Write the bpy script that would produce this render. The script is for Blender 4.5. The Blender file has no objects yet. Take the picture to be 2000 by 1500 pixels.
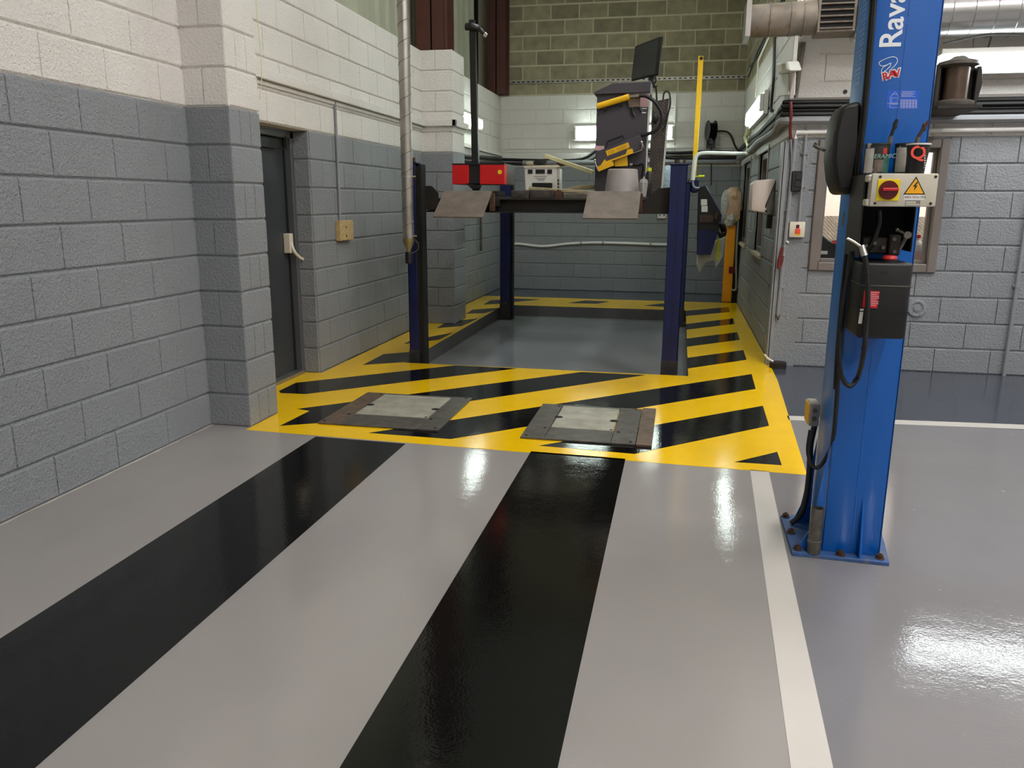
import bpy, bmesh, math, random
from mathutils import Vector, Matrix
random.seed(7)
S = bpy.context.scene
COL = S.collection

# ------------------------------------------------------------------ camera
FPX, PITCH, YAW, ROLL, CAMH = 1553.04, 0.2259, 0.2040, 0.0052, 1.4628
Fw = Vector((-math.sin(YAW)*math.cos(PITCH), math.cos(YAW)*math.cos(PITCH), -math.sin(PITCH)))
R0 = Vector((math.cos(YAW), math.sin(YAW), 0)); U0 = R0.cross(Fw)
Rt = R0*math.cos(ROLL)+U0*math.sin(ROLL); Up = U0*math.cos(ROLL)-R0*math.sin(ROLL)
CAM = Vector((0, 0, CAMH))
cd = bpy.data.cameras.new('camera'); co = bpy.data.objects.new('camera', cd); COL.objects.link(co)
cd.sensor_width = 36; cd.lens = 36*FPX/2000; cd.clip_start = .05; cd.clip_end = 200
m = Matrix((Rt, Up, -Fw)).transposed().to_4x4(); m.translation = CAM; co.matrix_world = m
S.camera = co
# ------------------------------------------------------------------ world, exposure
w = bpy.data.worlds.new('World'); S.world = w; w.use_nodes = True
w.node_tree.nodes['Background'].inputs[0].default_value = (.6, .62, .62, 1)
w.node_tree.nodes['Background'].inputs[1].default_value = .25
S.view_settings.view_transform = 'Standard'; S.view_settings.look = 'None'
S.view_settings.exposure = 0.6; S.view_settings.gamma = 1.0; S.view_settings.use_curve_mapping = False
CEIL_L, WALL_L, STRIP_L = 51.0, 12.5, 11.0           # radiance of the hall lamps, bulkhead lamps, office strip lamp
WARM, COOL = (1.0, .968, .945), (.84, 1.0, .92)

def A(x, y, X=None, Y=None, Z=None):
    """surveyed position: the point of the place seen at photo pixel x,y lying in the given plane"""
    d = Fw*FPX + Rt*(x-1000) - Up*(y-750)
    if X is not None: t = (X-CAM.x)/d.x
    elif Y is not None: t = (Y-CAM.y)/d.y
    else: t = (Z-CAM.z)/d.z
    return CAM+d*t
def AP(pts, **k): return [A(x, y, **k) for x, y in pts]

# ------------------------------------------------------------------ materials
def lin(c):
    return tuple((v/255/12.92 if v/255 <= .04045 else ((v/255+.055)/1.055)**2.4) for v in c)
def M(name, rgb, rough=.5, metal=0, bump=None, var=None, rnd=0, emit=0, trans=0, coat=0, dirt=None, alpha=1, ior=1.5):
    mt = bpy.data.materials.new(name); mt.use_nodes = True
    nt = mt.node_tree; N = nt.nodes; L = nt.links
    b = N['Principled BSDF']; c = lin(rgb)+(1,)
    b.inputs['Base Color'].default_value = c; b.inputs['Roughness'].default_value = rough
    b.inputs['Metallic'].default_value = metal; b.inputs['IOR'].default_value = ior
    b.inputs['Coat Weight'].default_value = coat; b.inputs['Coat Roughness'].default_value = .08
    b.inputs['Transmission Weight'].default_value = trans; b.inputs['Alpha'].default_value = alpha
    if emit:
        b.inputs['Emission Color'].default_value = c; b.inputs['Emission Strength'].default_value = emit
    geo = N.new('ShaderNodeNewGeometry')
    cur = None
    def noise(sc, det=4):
        n = N.new('ShaderNodeTexNoise'); n.inputs['Scale'].default_value = sc; n.inputs['Detail'].default_value = det
        L.new(geo.outputs['Position'], n.inputs['Vector']); return n
    def mix(fac, a, bcol, mode='MIX'):
        x = N.new('ShaderNodeMix'); x.data_type = 'RGBA'; x.blend_type = mode
        L.new(fac, x.inputs[0])
        if isinstance(a, tuple): x.inputs[6].default_value = a
        else: L.new(a, x.inputs[6])
        x.inputs[7].default_value = bcol
        return x.outputs[2]
    if var:
        n = noise(var[0]); mr = N.new('ShaderNodeMapRange'); mr.inputs[1].default_value = .35; mr.inputs[2].default_value = .7
        L.new(n.outputs[0], mr.inputs[0])
        k = 1-var[1]; cur = mix(mr.outputs[0], c, (c[0]*k, c[1]*k, c[2]*k, 1))
    if dirt:   # (scale, threshold, rgb)
        n = noise(dirt[0], 8); mr = N.new('ShaderNodeMapRange'); mr.inputs[1].default_value = dirt[1]; mr.inputs[2].default_value = dirt[1]+.12
        L.new(n.outputs[0], mr.inputs[0]); cur = mix(mr.outputs[0], cur or c, lin(dirt[2])+(1,))
    if rnd:
        oi = N.new('ShaderNodeObjectInfo'); hs = N.new('ShaderNodeHueSaturation')
        mr = N.new('ShaderNodeMapRange'); mr.inputs[3].default_value = 1-rnd; mr.inputs[4].default_value = 1+rnd
        L.new(oi.outputs['Random'], mr.inputs[0]); L.new(mr.outputs[0], hs.inputs['Value'])
        if cur: L.new(cur, hs.inputs['Color'])
        else: hs.inputs['Color'].default_value = c
        cur = hs.outputs[0]
    if cur: L.new(cur, b.inputs['Base Color'])
    if bump:
        prev = None
        for sc, st, dist in bump:
            n = noise(sc, 3); bp = N.new('ShaderNodeBump'); bp.inputs['Strength'].default_value = st; bp.inputs['Distance'].default_value = dist
            L.new(n.outputs[0], bp.inputs['Height'])
            if prev: L.new(prev, bp.inputs['Normal'])
            prev = bp.outputs[0]
        L.new(prev, b.inputs['Normal'])
    return mt
def chequer(name, rgb, rough, metal, sc=28, rot=45, st=.5, plane='xy'):
    mt = M(name, rgb, rough, metal, var=(9, .35)); nt = mt.node_tree; N = nt.nodes; L = nt.links
    geo = [n for n in N if n.type == 'NEW_GEOMETRY'][0]
    mp = N.new('ShaderNodeMapping'); mp.inputs['Rotation'].default_value = (0, 0, math.radians(rot))
    src = geo.outputs['Position']
    if plane != 'xy':
        se = N.new('ShaderNodeSeparateXYZ'); cb = N.new('ShaderNodeCombineXYZ'); L.new(src, se.inputs[0])
        L.new(se.outputs[{'xz': 0, 'yz': 1}[plane]], cb.inputs[0]); L.new(se.outputs[2], cb.inputs[1]); src = cb.outputs[0]
    L.new(src, mp.inputs['Vector'])
    br = N.new('ShaderNodeTexBrick'); br.inputs['Scale'].default_value = sc; br.inputs['Mortar Size'].default_value = .1
    br.inputs['Mortar Smooth'].default_value = .6; br.inputs['Brick Width'].default_value = .9; br.inputs['Row Height'].default_value = .35
    L.new(mp.outputs[0], br.inputs['Vector'])
    bp = N.new('ShaderNodeBump'); bp.inputs['Strength'].default_value = st; bp.inputs['Distance'].default_value = .004; bp.invert = True
    L.new(br.outputs['Fac'], bp.inputs['Height']); L.new(bp.outputs[0], N['Principled BSDF'].inputs['Normal'])
    return mt
PB = [(140, 1, .007), (55, .8, .012)]
m_wgrey = M('grey wall paint', (140, 144, 148), .5, bump=PB, var=(3, .06), rnd=.02)
m_wwhite = M('white wall paint', (232, 228, 222), .55, bump=PB, var=(2.5, .05), rnd=.015)
m_raw = M('bare concrete block', (156, 147, 120), .9, bump=[(90, .8, .008)], var=(7, .3), rnd=.2)
m_rawm = M('bare mortar', (192, 184, 156), .9, bump=[(60, .5, .005)])
FB = [(95, .26, .0012), (28, .2, .001), (4, .3, .005)]
m_flight = M('light grey floor paint', (153, 148, 146), .05, bump=FB, var=(2, .04))
m_fmid = M('mid grey floor paint', (128, 126, 128), .05, bump=FB, var=(2, .05), dirt=(23, .71, (190, 188, 188)))
m_fdark = M('dark grey floor paint', (66, 70, 82), .1, bump=FB, var=(2, .06))
m_fpit = M('recess floor paint', (138, 141, 144), .1, bump=FB, var=(1.2, .10))  # grey raised to paint in the white back wall mirrored here
m_black = M('black floor paint', (16, 16, 16), .06, bump=FB)
m_yellow = M('yellow floor paint', (251, 202, 0), .13, bump=FB, var=(5, .05))
m_white = M('white line paint', (206, 201, 194), .13, bump=FB, var=(3, .04))
m_pitside = M('recess side paint', (88, 86, 86), .4, bump=PB, var=(3, .1))
m_clad = M('painted cladding sheet', (164, 166, 146), .6, var=(3, .15), dirt=(9, .7, (120, 116, 98)))
m_brown = M('red oxide steel', (82, 44, 34), .6, var=(5, .2), bump=[(40, .2, .003)])
m_roof = M('roof sheet', (190, 190, 184), .8)
m_door = M('dark grey door paint', (56, 60, 64), .35, var=(4, .1))
m_dframe = M('door frame paint', (84, 86, 90), .4)
m_cream = M('cream plastic', (214, 206, 186), .4)
m_cbox = M('cream isolator box', (200, 194, 176), .45, var=(12, .08))
m_wood = M('paint spattered tan plate', (196, 168, 116), .6, var=(40, .35))
m_galv = M('galvanised steel', (176, 172, 164), .38, .85, var=(6, .25), bump=[(30, .1, .003)])
m_duct = M('dusty galvanised duct', (146, 136, 124), .6, .3, var=(9, .35), dirt=(14, .58, (124, 100, 80)))
m_ductclean = M('bright galvanised duct', (196, 196, 194), .25, .9, var=(5, .15))
m_navy = M('navy lift paint', (8, 24, 78), .38, var=(5, .3), dirt=(18, .72, (46, 46, 52)), bump=[(20, .1, .003)])
m_navyd = M('scuffed post foot', (44, 42, 44), .6, var=(14, .5), dirt=(20, .6, (92, 84, 74)))
m_dirtysteel = M('oily dark steel', (40, 34, 30), .55, .2, var=(12, .4))
m_rust = M('rusty steel', (84, 58, 42), .75, .2, var=(30, .5))
m_ramp = chequer('dusty tread plate', (116, 103, 93), .6, .1, 24, 45, .55)
m_tread = chequer('worn tread plate', (186, 182, 166), .42, .12, 26, 45, .8)
m_treadv = chequer('office dado tread plate', (176, 164, 150), .4, .3, 13, 45, 1.0, 'xz')
m_treadp = chequer('grimy tread plate', (92, 84, 78), .5, .4, 16, 45, .9, 'xz')
m_pframe = M('worn steel frame', (104, 99, 92), .42, .35, var=(14, .45), bump=[(50, .15, .002)])
m_pframe2 = M('brown worn steel frame', (116, 98, 82), .5, .2, var=(18, .5), bump=[(50, .2, .003)])
m_blue = M('blue lift paint', (0, 92, 180), .33, var=(2.5, .08), coat=.3)
m_bluelit = M('blue lift paint on lit side', (34, 122, 206), .42, var=(3, .08))  # column blue lightened to paint in the light on its left face
m_bluesc = M('scuffed blue base plate', (62, 96, 150), .5, var=(20, .3), dirt=(14, .55, (120, 112, 102)))
m_stick = M('blue sticker', (22, 92, 205), .3)
m_pale = M('pale blue lettering', (112, 160, 222), .4)
m_lett = M('white lettering', (232, 236, 240), .4)
m_red = M('red lettering', (196, 20, 28), .4)
m_blk = M('black plastic', (20, 20, 20), .42, var=(9, .2))
m_blkd = M('dusty black plastic', (34, 32, 28), .5, var=(7, .3))
m_void = M('dark cavity', (9, 9, 9), .8)
m_rub = M('black rubber', (16, 16, 16), .5)
m_steel = M('bright steel', (190, 188, 184), .28, 1)
m_dsteel = M('dull steel', (120, 116, 108), .45, .8, var=(30, .4))
m_redcap = M('red plastic', (196, 44, 44), .4)
m_hosered = M('faded red rubber', (106, 34, 34), .5)
m_mint = M('pale mint print', (150, 186, 172), .5)
m_brass = M('dull brass', (150, 136, 96), .45, .5, var=(20, .3))
m_jbox = M('grey box steel', (160, 154, 146), .5, var=(20, .15))
m_dred = M('dark red knob', (92, 10, 14), .25)
m_ylab = M('yellow plastic', (236, 206, 20), .4)
m_warn = M('warning amber', (246, 176, 20), .4)
m_wlab = M('white label', (226, 222, 216), .5)
m_ink = M('printed ink', (30, 28, 28), .5)
m_inkg = M('grey printed ink', (120, 118, 116), .5)
m_cab = M('plum grey cabinet', (68, 64, 71), .5, var=(3, .12))
m_screen = M('screen glass', (44, 46, 46), .25)
m_ylw = M('machine yellow', (240, 186, 18), .4, var=(20, .1))
m_orange = M('orange yellow post', (236, 156, 24), .4, var=(6, .1))
m_bred = M('tester red', (206, 14, 18), .38)
m_bucket = M('dusty grey bucket', (172, 166, 162), .6, var=(9, .15), dirt=(16, .68, (120, 114, 112)))
m_whitep = M('white plastic pipe', (224, 224, 220), .4)
m_greyp = M('grey painted conduit', (138, 140, 144), .45)
m_ivory = M('ivory conduit', (224, 220, 170), .4)
m_lampbody = M('lamp housing', (205, 205, 198), .5)
m_beige = M('beige moulded plastic', (216, 202, 192), .42)
m_wframe = M('taupe window frame', (118, 110, 104), .5, var=(6, .1))
m_stone = M('cream sill', (196, 184, 156), .6, var=(10, .2))
m_glass = M('window glass', (240, 245, 245), .02, trans=1, ior=1.1)
m_oglass = M('side window glass', (60, 62, 62), .05, ior=1.5)
m_officew = M('office white wall', (238, 228, 218), .6)
m_film = M('clear plastic film', (216, 216, 214), .25, trans=.35, ior=1.1, bump=[(30, 1, .02)])
m_filmo = M('film over orange', (210, 174, 142), .3, bump=[(26, 1, .02)], var=(12, .2))
m_hivis = M('hi vis tape', (222, 226, 40), .5)
m_rag = M('white rag', (206, 208, 208), .7, bump=[(20, 1, .02)])
m_bluebag = M('pale blue bag', (176, 200, 216), .45, bump=[(18, 1, .02)])
m_green = M('green label', (52, 150, 84), .5)
m_timb = M('worn timber block', (66, 60, 54), .8, var=(22, .6), bump=[(40, .5, .004)])
m_plank = M('dusty plank', (172, 160, 128), .8, var=(14, .25))
m_tinw = M('white tin label', (206, 198, 190), .5, var=(30, .2))
m_tinp = M('paint dribbled tin', (40, 44, 42), .4, dirt=(26, .6, (196, 206, 202)))
m_lime = M('lime label', (150, 196, 30), .5)
m_photo = M('stone picture', (128, 112, 98), .6, var=(60, .4))
m_teal = M('teal label', (70, 120, 108), .5, var=(30, .2))
m_coral = M('coral print', (230, 70, 48), .5)
m_pink = M('pink paper', (214, 178, 182), .6)
m_copper = M('motor brown', (92, 74, 62), .35, .5, var=(8, .4))
m_cap = M('clear cup', (228, 230, 228), .1, trans=.7, ior=1.1)
m_bottle = M('milky bottle', (214, 214, 216), .3, trans=.2)
def emis(name, col, s):
    mt = bpy.data.materials.new(name); mt.use_nodes = True; nt = mt.node_tree; nt.nodes.clear()
    e = nt.nodes.new('ShaderNodeEmission'); o = nt.nodes.new('ShaderNodeOutputMaterial')
    e.inputs[0].default_value = col+(1,); e.inputs[1].default_value = s; nt.links.new(e.outputs[0], o.inputs[0]); return mt
m_lc = emis('hall lamp light', WARM, CEIL_L); m_bayadd = emis('added bay light', (.93, 1.0, .95), CEIL_L*.6); m_lw = emis('bulkhead lamp light', COOL, WALL_L)
m_ls = emis('strip lamp light', (.93, .99, 1.0), STRIP_L); m_lo = emis('office lamp light', (1, .97, .93), 14)

# ------------------------------------------------------------------ mesh helpers
ORG = {}
class MB:
    def __init__(s): s.v = []; s.f = []; s.m = []
    def add(s, vs, fs, mi=0):
        o = len(s.v); s.v += [Vector(p) for p in vs]
        for f in fs: s.f.append([o+i for i in f]); s.m.append(mi)
        return s
    def box(s, x0, x1, y0, y1, z0, z1, mi=0):
        return s.add([(x, y, z) for x in (x0, x1) for y in (y0, y1) for z in (z0, z1)],
                     [(0, 1, 3, 2), (4, 6, 7, 5), (0, 4, 5, 1), (2, 3, 7, 6), (0, 2, 6, 4), (1, 5, 7, 3)], mi)
    def obox(s, c, ax, ay, az, mi=0):
        c, ax, ay, az = map(Vector, (c, ax, ay, az))
        return s.add([c+ax*i+ay*j+az*k for i in (-1, 1) for j in (-1, 1) for k in (-1, 1)],
                     [(0, 1, 3, 2), (4, 6, 7, 5), (0, 4, 5, 1), (2, 3, 7, 6), (0, 2, 6, 4), (1, 5, 7, 3)], mi)
    def prism(s, pts, off, mi=0):
        n = len(pts); pts = [Vector(p) for p in pts]; off = Vector(off)
        return s.add(pts+[p+off for p in pts], [list(range(n)), list(range(2*n-1, n-1, -1))]+[[i, i+n, (i+1) % n+n, (i+1) % n] for i in range(n)], mi)
    def cyl(s, p0, p1, r0, r1=None, seg=16, mi=0):
        p0, p1 = Vector(p0), Vector(p1); r1 = r0 if r1 is None else r1
        d = (p1-p0).normalized(); u = d.orthogonal().normalized(); v = d.cross(u)
        c = [(math.cos(2*math.pi*i/seg), math.sin(2*math.pi*i/seg)) for i in range(seg)]
        vs = [p0+u*a*r0+v*b*r0 for a, b in c]+[p1+u*a*r1+v*b*r1 for a, b in c]
        return s.add(vs, [list(range(seg))[::-1], list(range(seg, 2*seg))]+[[i, (i+1) % seg, (i+1) % seg+seg, i+seg] for i in range(seg)], mi)
    def lathe(s, prof, c, seg=20, mi=0, axis=(0, 0, 1), closed=True):
        c = Vector(c); d = Vector(axis).normalized(); u = d.orthogonal().normalized(); v = d.cross(u); vs = []; fs = []
        for r, z in prof:
            for i in range(seg):
                a = 2*math.pi*i/seg; vs.append(c+d*z+(u*math.cos(a)+v*math.sin(a))*max(r, 1e-4))
        for k in range(len(prof)-1):
            for i in range(seg): fs.append([k*seg+i, k*seg+(i+1) % seg, (k+1)*seg+(i+1) % seg, (k+1)*seg+i])
        if closed: fs += [list(range(seg))[::-1], [(len(prof)-1)*seg+i for i in range(seg)]]
        return s.add(vs, fs, mi)
    def tube(s, pts, r, seg=8, sub=6, mi=0, smooth=True):
        P = [Vector(p) for p in pts]
        if smooth and len(P) > 2:
            Q = []; E = [P[0]*2-P[1]]+P+[P[-1]*2-P[-2]]
            for i in range(1, len(E)-2):
                a, b, c, d = E[i-1:i+3]
                for k in range(sub):
                    t = k/sub; Q.append(.5*((2*b)+(c-a)*t+(2*a-5*b+4*c-d)*t*t+(3*b-a-3*c+d)*t**3))
            P = Q+[P[-1]]
        u = None; vs = []; fs = []; n = len(P)
        for i, p in enumerate(P):
            d = (P[min(i+1, n-1)]-P[max(i-1, 0)]).normalized()
            u = d.orthogonal().normalized() if u is None else (u-d*u.dot(d)).normalized()
            v = d.cross(u)
            vs += [p+(u*math.cos(2*math.pi*k/seg)+v*math.sin(2*math.pi*k/seg))*r for k in range(seg)]
        for i in range(n-1):
            for k in range(seg): fs.append([i*seg+k, i*seg+(k+1) % seg, (i+1)*seg+(k+1) % seg, (i+1)*seg+k])
        fs += [list(range(seg))[::-1], [(n-1)*seg+k for k in range(seg)]]
        return s.add(vs, fs, mi)
    def ball(s, c, rx, ry=None, rz=None, seg=14, rings=8, mi=0, jit=0):
        ry = ry or rx; rz = rz or rx; c = Vector(c); vs = [c+Vector((0, 0, rz))]
        for j in range(1, rings):
            t = math.pi*j/rings
            for i in range(seg):
                a = 2*math.pi*i/seg; k = 1+random.uniform(-jit, jit)
                vs.append(c+Vector((rx*math.sin(t)*math.cos(a)*k, ry*math.sin(t)*math.sin(a)*k, rz*math.cos(t)*k)))
        vs.append(c-Vector((0, 0, rz))); fs = [[0, 1+i, 1+(i+1) % seg] for i in range(seg)]
        for j in range(rings-2):
            for i in range(seg):
                a = 1+j*seg; fs.append([a+i, a+seg+i, a+seg+(i+1) % seg, a+(i+1) % seg])
        a = 1+(rings-2)*seg; fs += [[len(vs)-1, a+(i+1) % seg, a+i] for i in range(seg)]
        return s.add(vs, fs, mi)
    def build(s, name, mats, parent=None, bevel=0, origin=None, bseg=1):
        if not isinstance(mats, (list, tuple)): mats = [mats]
        if parent is not None: o = ORG[parent.name]
        elif origin is not None: o = Vector(origin)
        else:
            mn = [min(p[i] for p in s.v) for i in range(3)]; mx = [max(p[i] for p in s.v) for i in range(3)]
            o = Vector(((mn[0]+mx[0])/2, (mn[1]+mx[1])/2, mn[2]))
        me = bpy.data.meshes.new(name); me.from_pydata([p-o for p in s.v], [], s.f)
        for mt in mats: me.materials.append(mt)
        for p, i in zip(me.polygons, s.m): p.material_index = i
        bm = bmesh.new(); bm.from_mesh(me); bmesh.ops.recalc_face_normals(bm, faces=bm.faces)
        if bevel:
            ed = [e for e in bm.edges if len(e.link_faces) == 2 and e.calc_face_angle(0) > .6]
            bmesh.ops.bevel(bm, geom=ed, offset=bevel, segments=bseg, affect='EDGES', profile=.5, clamp_overlap=True)
        bm.to_mesh(me); bm.free()
        for p in me.polygons: p.use_smooth = True
        me.set_sharp_from_angle(angle=math.radians(35))
        ob = bpy.data.objects.new(name, me); COL.objects.link(ob)
        if parent is not None: ob.parent = parent; ORG[ob.name] = o
        else: ob.location = o; ORG[ob.name] = o
        return ob
def tag(o, label, cat, group=None):
    o['label'] = label; o['category'] = cat
    if group: o['group'] = group
    return o
def thing(name, label, cat, loc, group=None):
    e = bpy.data.objects.new(name, None); COL.objects.link(e); e.location = loc; e.empty_display_size = .1
    ORG[e.name] = Vector(loc); return tag(e, label, cat, group)
def struct(o): o['kind'] = 'structure'; return o
def text(name, body, size, org, right, up, mat, parent, ext=.0006, off=0.0, shear=0, space=1.0):
    cu = bpy.data.curves.new(name, 'FONT'); cu.body = body; cu.size = size; cu.extrude = ext; cu.offset = off; cu.shear = shear; cu.space_character = space
    t = bpy.data.objects.new(name, cu); COL.objects.link(t)
    me = bpy.data.meshes.new_from_object(t.evaluated_get(bpy.context.evaluated_depsgraph_get()))
    bpy.data.objects.remove(t); me.name = name; me.materials.clear(); me.materials.append(mat)
    r = Vector(right).normalized(); u = Vector(up).normalized(); n = r.cross(u)
    mx = Matrix((r, u, n)).transposed().to_4x4(); mx.translation = Vector(org)-ORG[parent.name]
    me.transform(mx); ob = bpy.data.objects.new(name, me); COL.objects.link(ob); ob.parent = parent; ORG[ob.name] = ORG[parent.name]
    return ob
def slabwall(mb, ax, t0, t1, u0, u1, zs, holes):
    """wall slab normal to ax ('x'/'y'), zs = [(z0,z1,mat index)], holes = [(ua,ub,za,zb)]"""
    us = sorted({u0, u1}|{h for H in holes for h in H[:2] if u0 < h < u1})
    for za, zb, mi in zs:
        zz = sorted({za, zb}|{h for H in holes for h in H[2:] if za < h < zb})
        for a, b in zip(us, us[1:]):
            for c, d in zip(zz, zz[1:]):
                if any(H[0]-1e-4 <= a and b <= H[1]+1e-4 and H[2]-1e-4 <= c and d <= H[3]+1e-4 for H in holes): continue
                if ax == 'x': mb.box(t0, t1, a, b, c, d, mi)
                else: mb.box(a, b, t0, t1, c, d, mi)
CRS = .225; ZJ = -.012
BM = {}
def blockmesh(L, h, mt):
    k = (round(L, 2), round(h, 3), mt.name)
    if k not in BM:
        l = L/2; d = .012; c = .012; vs = []; fs = []
        ring = lambda x, z0, z1, y: [(-x, y, z0), (x, y, z0), (x, y, z1), (-x, y, z1)]
        vs = ring(l, 0, h, .004)+ring(l, 0, h, -d+.009)+ring(l-.003, c*.8, h-c*.8, -d)
        for q in (0, 4):
            for i in range(4): fs.append((q+i, q+(i+1) % 4, q+4+(i+1) % 4, q+4+i))
        fs.append((8, 9, 10, 11)); me = bpy.data.meshes.new('block'); me.from_pydata(vs, [], fs); me.materials.append(mt); BM[k] = me
    return BM[k]
def blocks(parent, face, plane, u0, u1, r0, r1, mats, ph=0., holes=(), halves=()):
    """lay concrete blocks on a wall face. face 'L' (+X), 'R' (-X), 'F' (-Y); plane = mortar plane"""
    rot = {'L': math.pi/2, 'R': -math.pi/2, 'F': 0}[face]
    for r in range(r0, r1):
        z0 = max(0, r*CRS+ZJ+.004); h = (r+1)*CRS+ZJ-.004-z0; zc = z0+h/2
        j = u0; cuts = [u0]; k = math.ceil((u0-ph-(.225 if r % 2 else 0))/.45)
        while True:
            p = ph+(.225 if r % 2 else 0)+.45*k; k += 1
            if p >= u1-.05: break
            if p > u0+.05: cuts.append(p)
        cuts.append(u1); seg = list(zip(cuts, cuts[1:]))
        for H in holes:
            if H[2] < zc < H[3]:
                out = []
                for a, b in seg:
                    if b <= H[0] or a >= H[1]: out.append((a, b)); continue
                    if H[0]-a > .03: out.append((a, H[0]))
                    if b-H[1] > .03: out.append((H[1], b))
                seg = out
        mt = mats(r)
        for a, b in seg:
            raw = mt is m_raw; L = b-a-(.012 if raw else .0015); c = (a+b)/2; e = random.uniform(-.0012, .0012)
            ob = bpy.data.objects.new('block', blockmesh(L, h, mt)); COL.objects.link(ob); ob.parent = parent
            s = L/(round(L, 2))
            ob.scale = (s, 1, 1); ob.rotation_euler = (0, random.uniform(-.0015, .0015), rot)
            ob.location = {'L': (plane+e, c, z0), 'R': (plane-e, c, z0), 'F': (c, plane-e, z0)}[face]
            if raw: ob.location.z += .002; ob.scale.z = .982
def gw(r): return m_wgrey if r < 9 else m_wwhite
def gwr(r): return m_wgrey if r < 9 else (m_wwhite if r < 14 else m_raw)
ZG, ZW = 9*CRS+ZJ, 14*CRS+ZJ      # top of grey paint 2.013, top of white 3.138
ROOF = 6.2

# ------------------------------------------------------------------ setting: floor
RX0, RX1, RY0, RY1, RZ = -2.44, .13, 6.87, 11.22, -.15
fl = MB()
fl.add([(-3.4, -6, 0), (.47, -6, 0), (.47, 4.5, 0), (-3.4, 4.5, 0)], [(0, 1, 2, 3)], 0)
fl.add([(.47, -6, 0), (7, -6, 0), (7, 5.85, 0), (.47, 5.6, 0)], [(0, 1, 2, 3)], 1)
fl.add([(.47, 5.6, 0), (7, 5.85, 0), (7, 13.6, 0), (.47, 13.6, 0)], [(0, 1, 2, 3)], 2)
fl.add([(-3.4, 4.5, 0), (.47, 4.5, 0), (.47, RY0, 0), (-3.4, RY0, 0)], [(0, 1, 2, 3)], 0)
fl.add([(-3.4, RY0, 0), (RX0, RY0, 0), (RX0, RY1, 0), (-3.4, RY1, 0)], [(0, 1, 2, 3)], 2)
fl.add([(RX1, RY0, 0), (.47, RY0, 0), (.47, RY1, 0), (RX1, RY1, 0)], [(0, 1, 2, 3)], 2)
fl.add([(-3.4, RY1, 0), (.47, RY1, 0), (.47, 13.6, 0), (-3.4, 13.6, 0)], [(0, 1, 2, 3)], 2)
fl.add([(RX0, RY0, RZ), (RX1, RY0, RZ), (RX1, RY1, RZ), (RX0, RY1, RZ)], [(0, 1, 2, 3)], 3)
c8 = [(x, y, z) for z in (0, RZ) for x, y in ((RX0, RY0), (RX1, RY0), (RX1, RY1), (RX0, RY1))]
fl.add(c8, [(i, (i+1) % 4, (i+1) % 4+4, i+4) for i in range(4)], 4)
floor = struct(fl.build('floor', [m_flight, m_fmid, m_fdark, m_fpit, m_pitside], origin=(0, 0, 0)))
def paint(name, polys, mat, z):
    b = MB()
    for p in polys: b.prism([(q[0], q[1], z-.0008) for q in p], (0, 0, .0008))
    return b.build(name, mat, floor)
for x0, x1 in ((-2.2, -1.594), (-.81, -.246)): paint('black_tyre_stripe', [[(x0, -1), (x1, -1), (x1, 4.47), (x0, 4.49)]], m_black, .0012)
paint('white_line', [[(.25, -1), (.37, -1), (.552, 4.42), (.452, 4.43)]], m_white, .0012)
paint('white_line', [[(.8, 5.575), (6.9, 6.02), (6.9, 6.14), (.8, 5.69)]], m_white, .0012)
b = MB(); n = 60; vs = []
for i in range(n+1):
    y = 1.0+3.6*i/n; vs += [(-2.999, y, .0005), (-2.999+.012+random.uniform(0, .014), y, .0012)]
b.add(vs, [(2*i, 2*i+1, 2*i+3, 2*i+2) for i in range(n)]); b.build('paint_edge', m_white, floor)
fy = lambda x: 4.432-.037*x
paint('yellow_hazard_band', [[(-2.71, fy(-2.71)), (.752, fy(.752)), (.875, 7.53), (.875, RY0), (RX1, RY0), (-3.2, RY0), (-3.2, 5.0), (-2.71, 5.0)][:0] or
    [(-2.71, fy(-2.71)), (.752, fy(.752)), (.868, RY0), (-2.99, RY0), (-2.99, 6.28), (-3.14, 6.28), (-3.14, 5.3), (-2.99, 5.3), (-2.99, 4.98), (-2.71, 4.98)],
    [(-2.99, RY0), (RX0, RY0), (RX0, RY1), (-2.99, RY1)], [(RX1, RY0), (.868, RY0), (.875, 7.55), (.875, RY1), (RX1, RY1)],
    [(-2.99, RY1), (.875, RY1), (.875, 12.25), (-2.99, 12.25)]], m_yellow, .0012)
def haz(px):
    return [tuple(A(x, y, Z=0))[:2] for x, y in px]
def clipx(poly, lim, keep_less=True):
    out = []; n = len(poly); ins = lambda p: (p[0] <= lim) == keep_less or abs(p[0]-lim) < 1e-6
    for i in range(n):
        a, b = poly[i], poly[(i+1) % n]
        if ins(a): out.append(a)
        if ins(a) != ins(b):
            t = (lim-a[0])/(b[0]-a[0]); out.append((lim, a[1]+t*(b[1]-a[1])))
    return out
def clipy(poly, lim, less): return [(b, a) for a, b in clipx([(y, x) for x, y in poly], lim, less)]
front = [[(545, 764), (578, 748), (890, 714), (1010, 720), (597, 770), (548, 768)],
         [(581, 799), (1135, 727), (1260, 733), (923, 783), (618, 827), (547, 832), (605, 803)],
         [(720, 846), (1468, 731), (1476, 760), (880, 858)],
         [(1053, 871), (1490, 793), (1502, 832), (1239, 887)],
         [(1435, 903), (1518, 883), (1527, 909)]]
rightb = [[(1330, 701), (1452, 684), (1458, 703), (1330, 722)], [(1330, 663), (1440, 649), (1445, 664), (1330, 679)],
          [(1325, 635), (1432, 622), (1435, 633), (1325, 646)], [(1320, 609), (1423, 600), (1425.5, 609.6), (1320, 619)]]
leftb = [[(709, 713), (749, 692), (860, 683), (815, 706)], [(789, 672), (802, 665), (885, 650), (857, 664)],
         [(853, 641), (872, 629), (935, 622), (902, 637)], [(910, 613), (923, 605), (985, 601), (946, 612)], [(944, 595), (958, 587), (992, 584), (985, 593)]]
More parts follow.
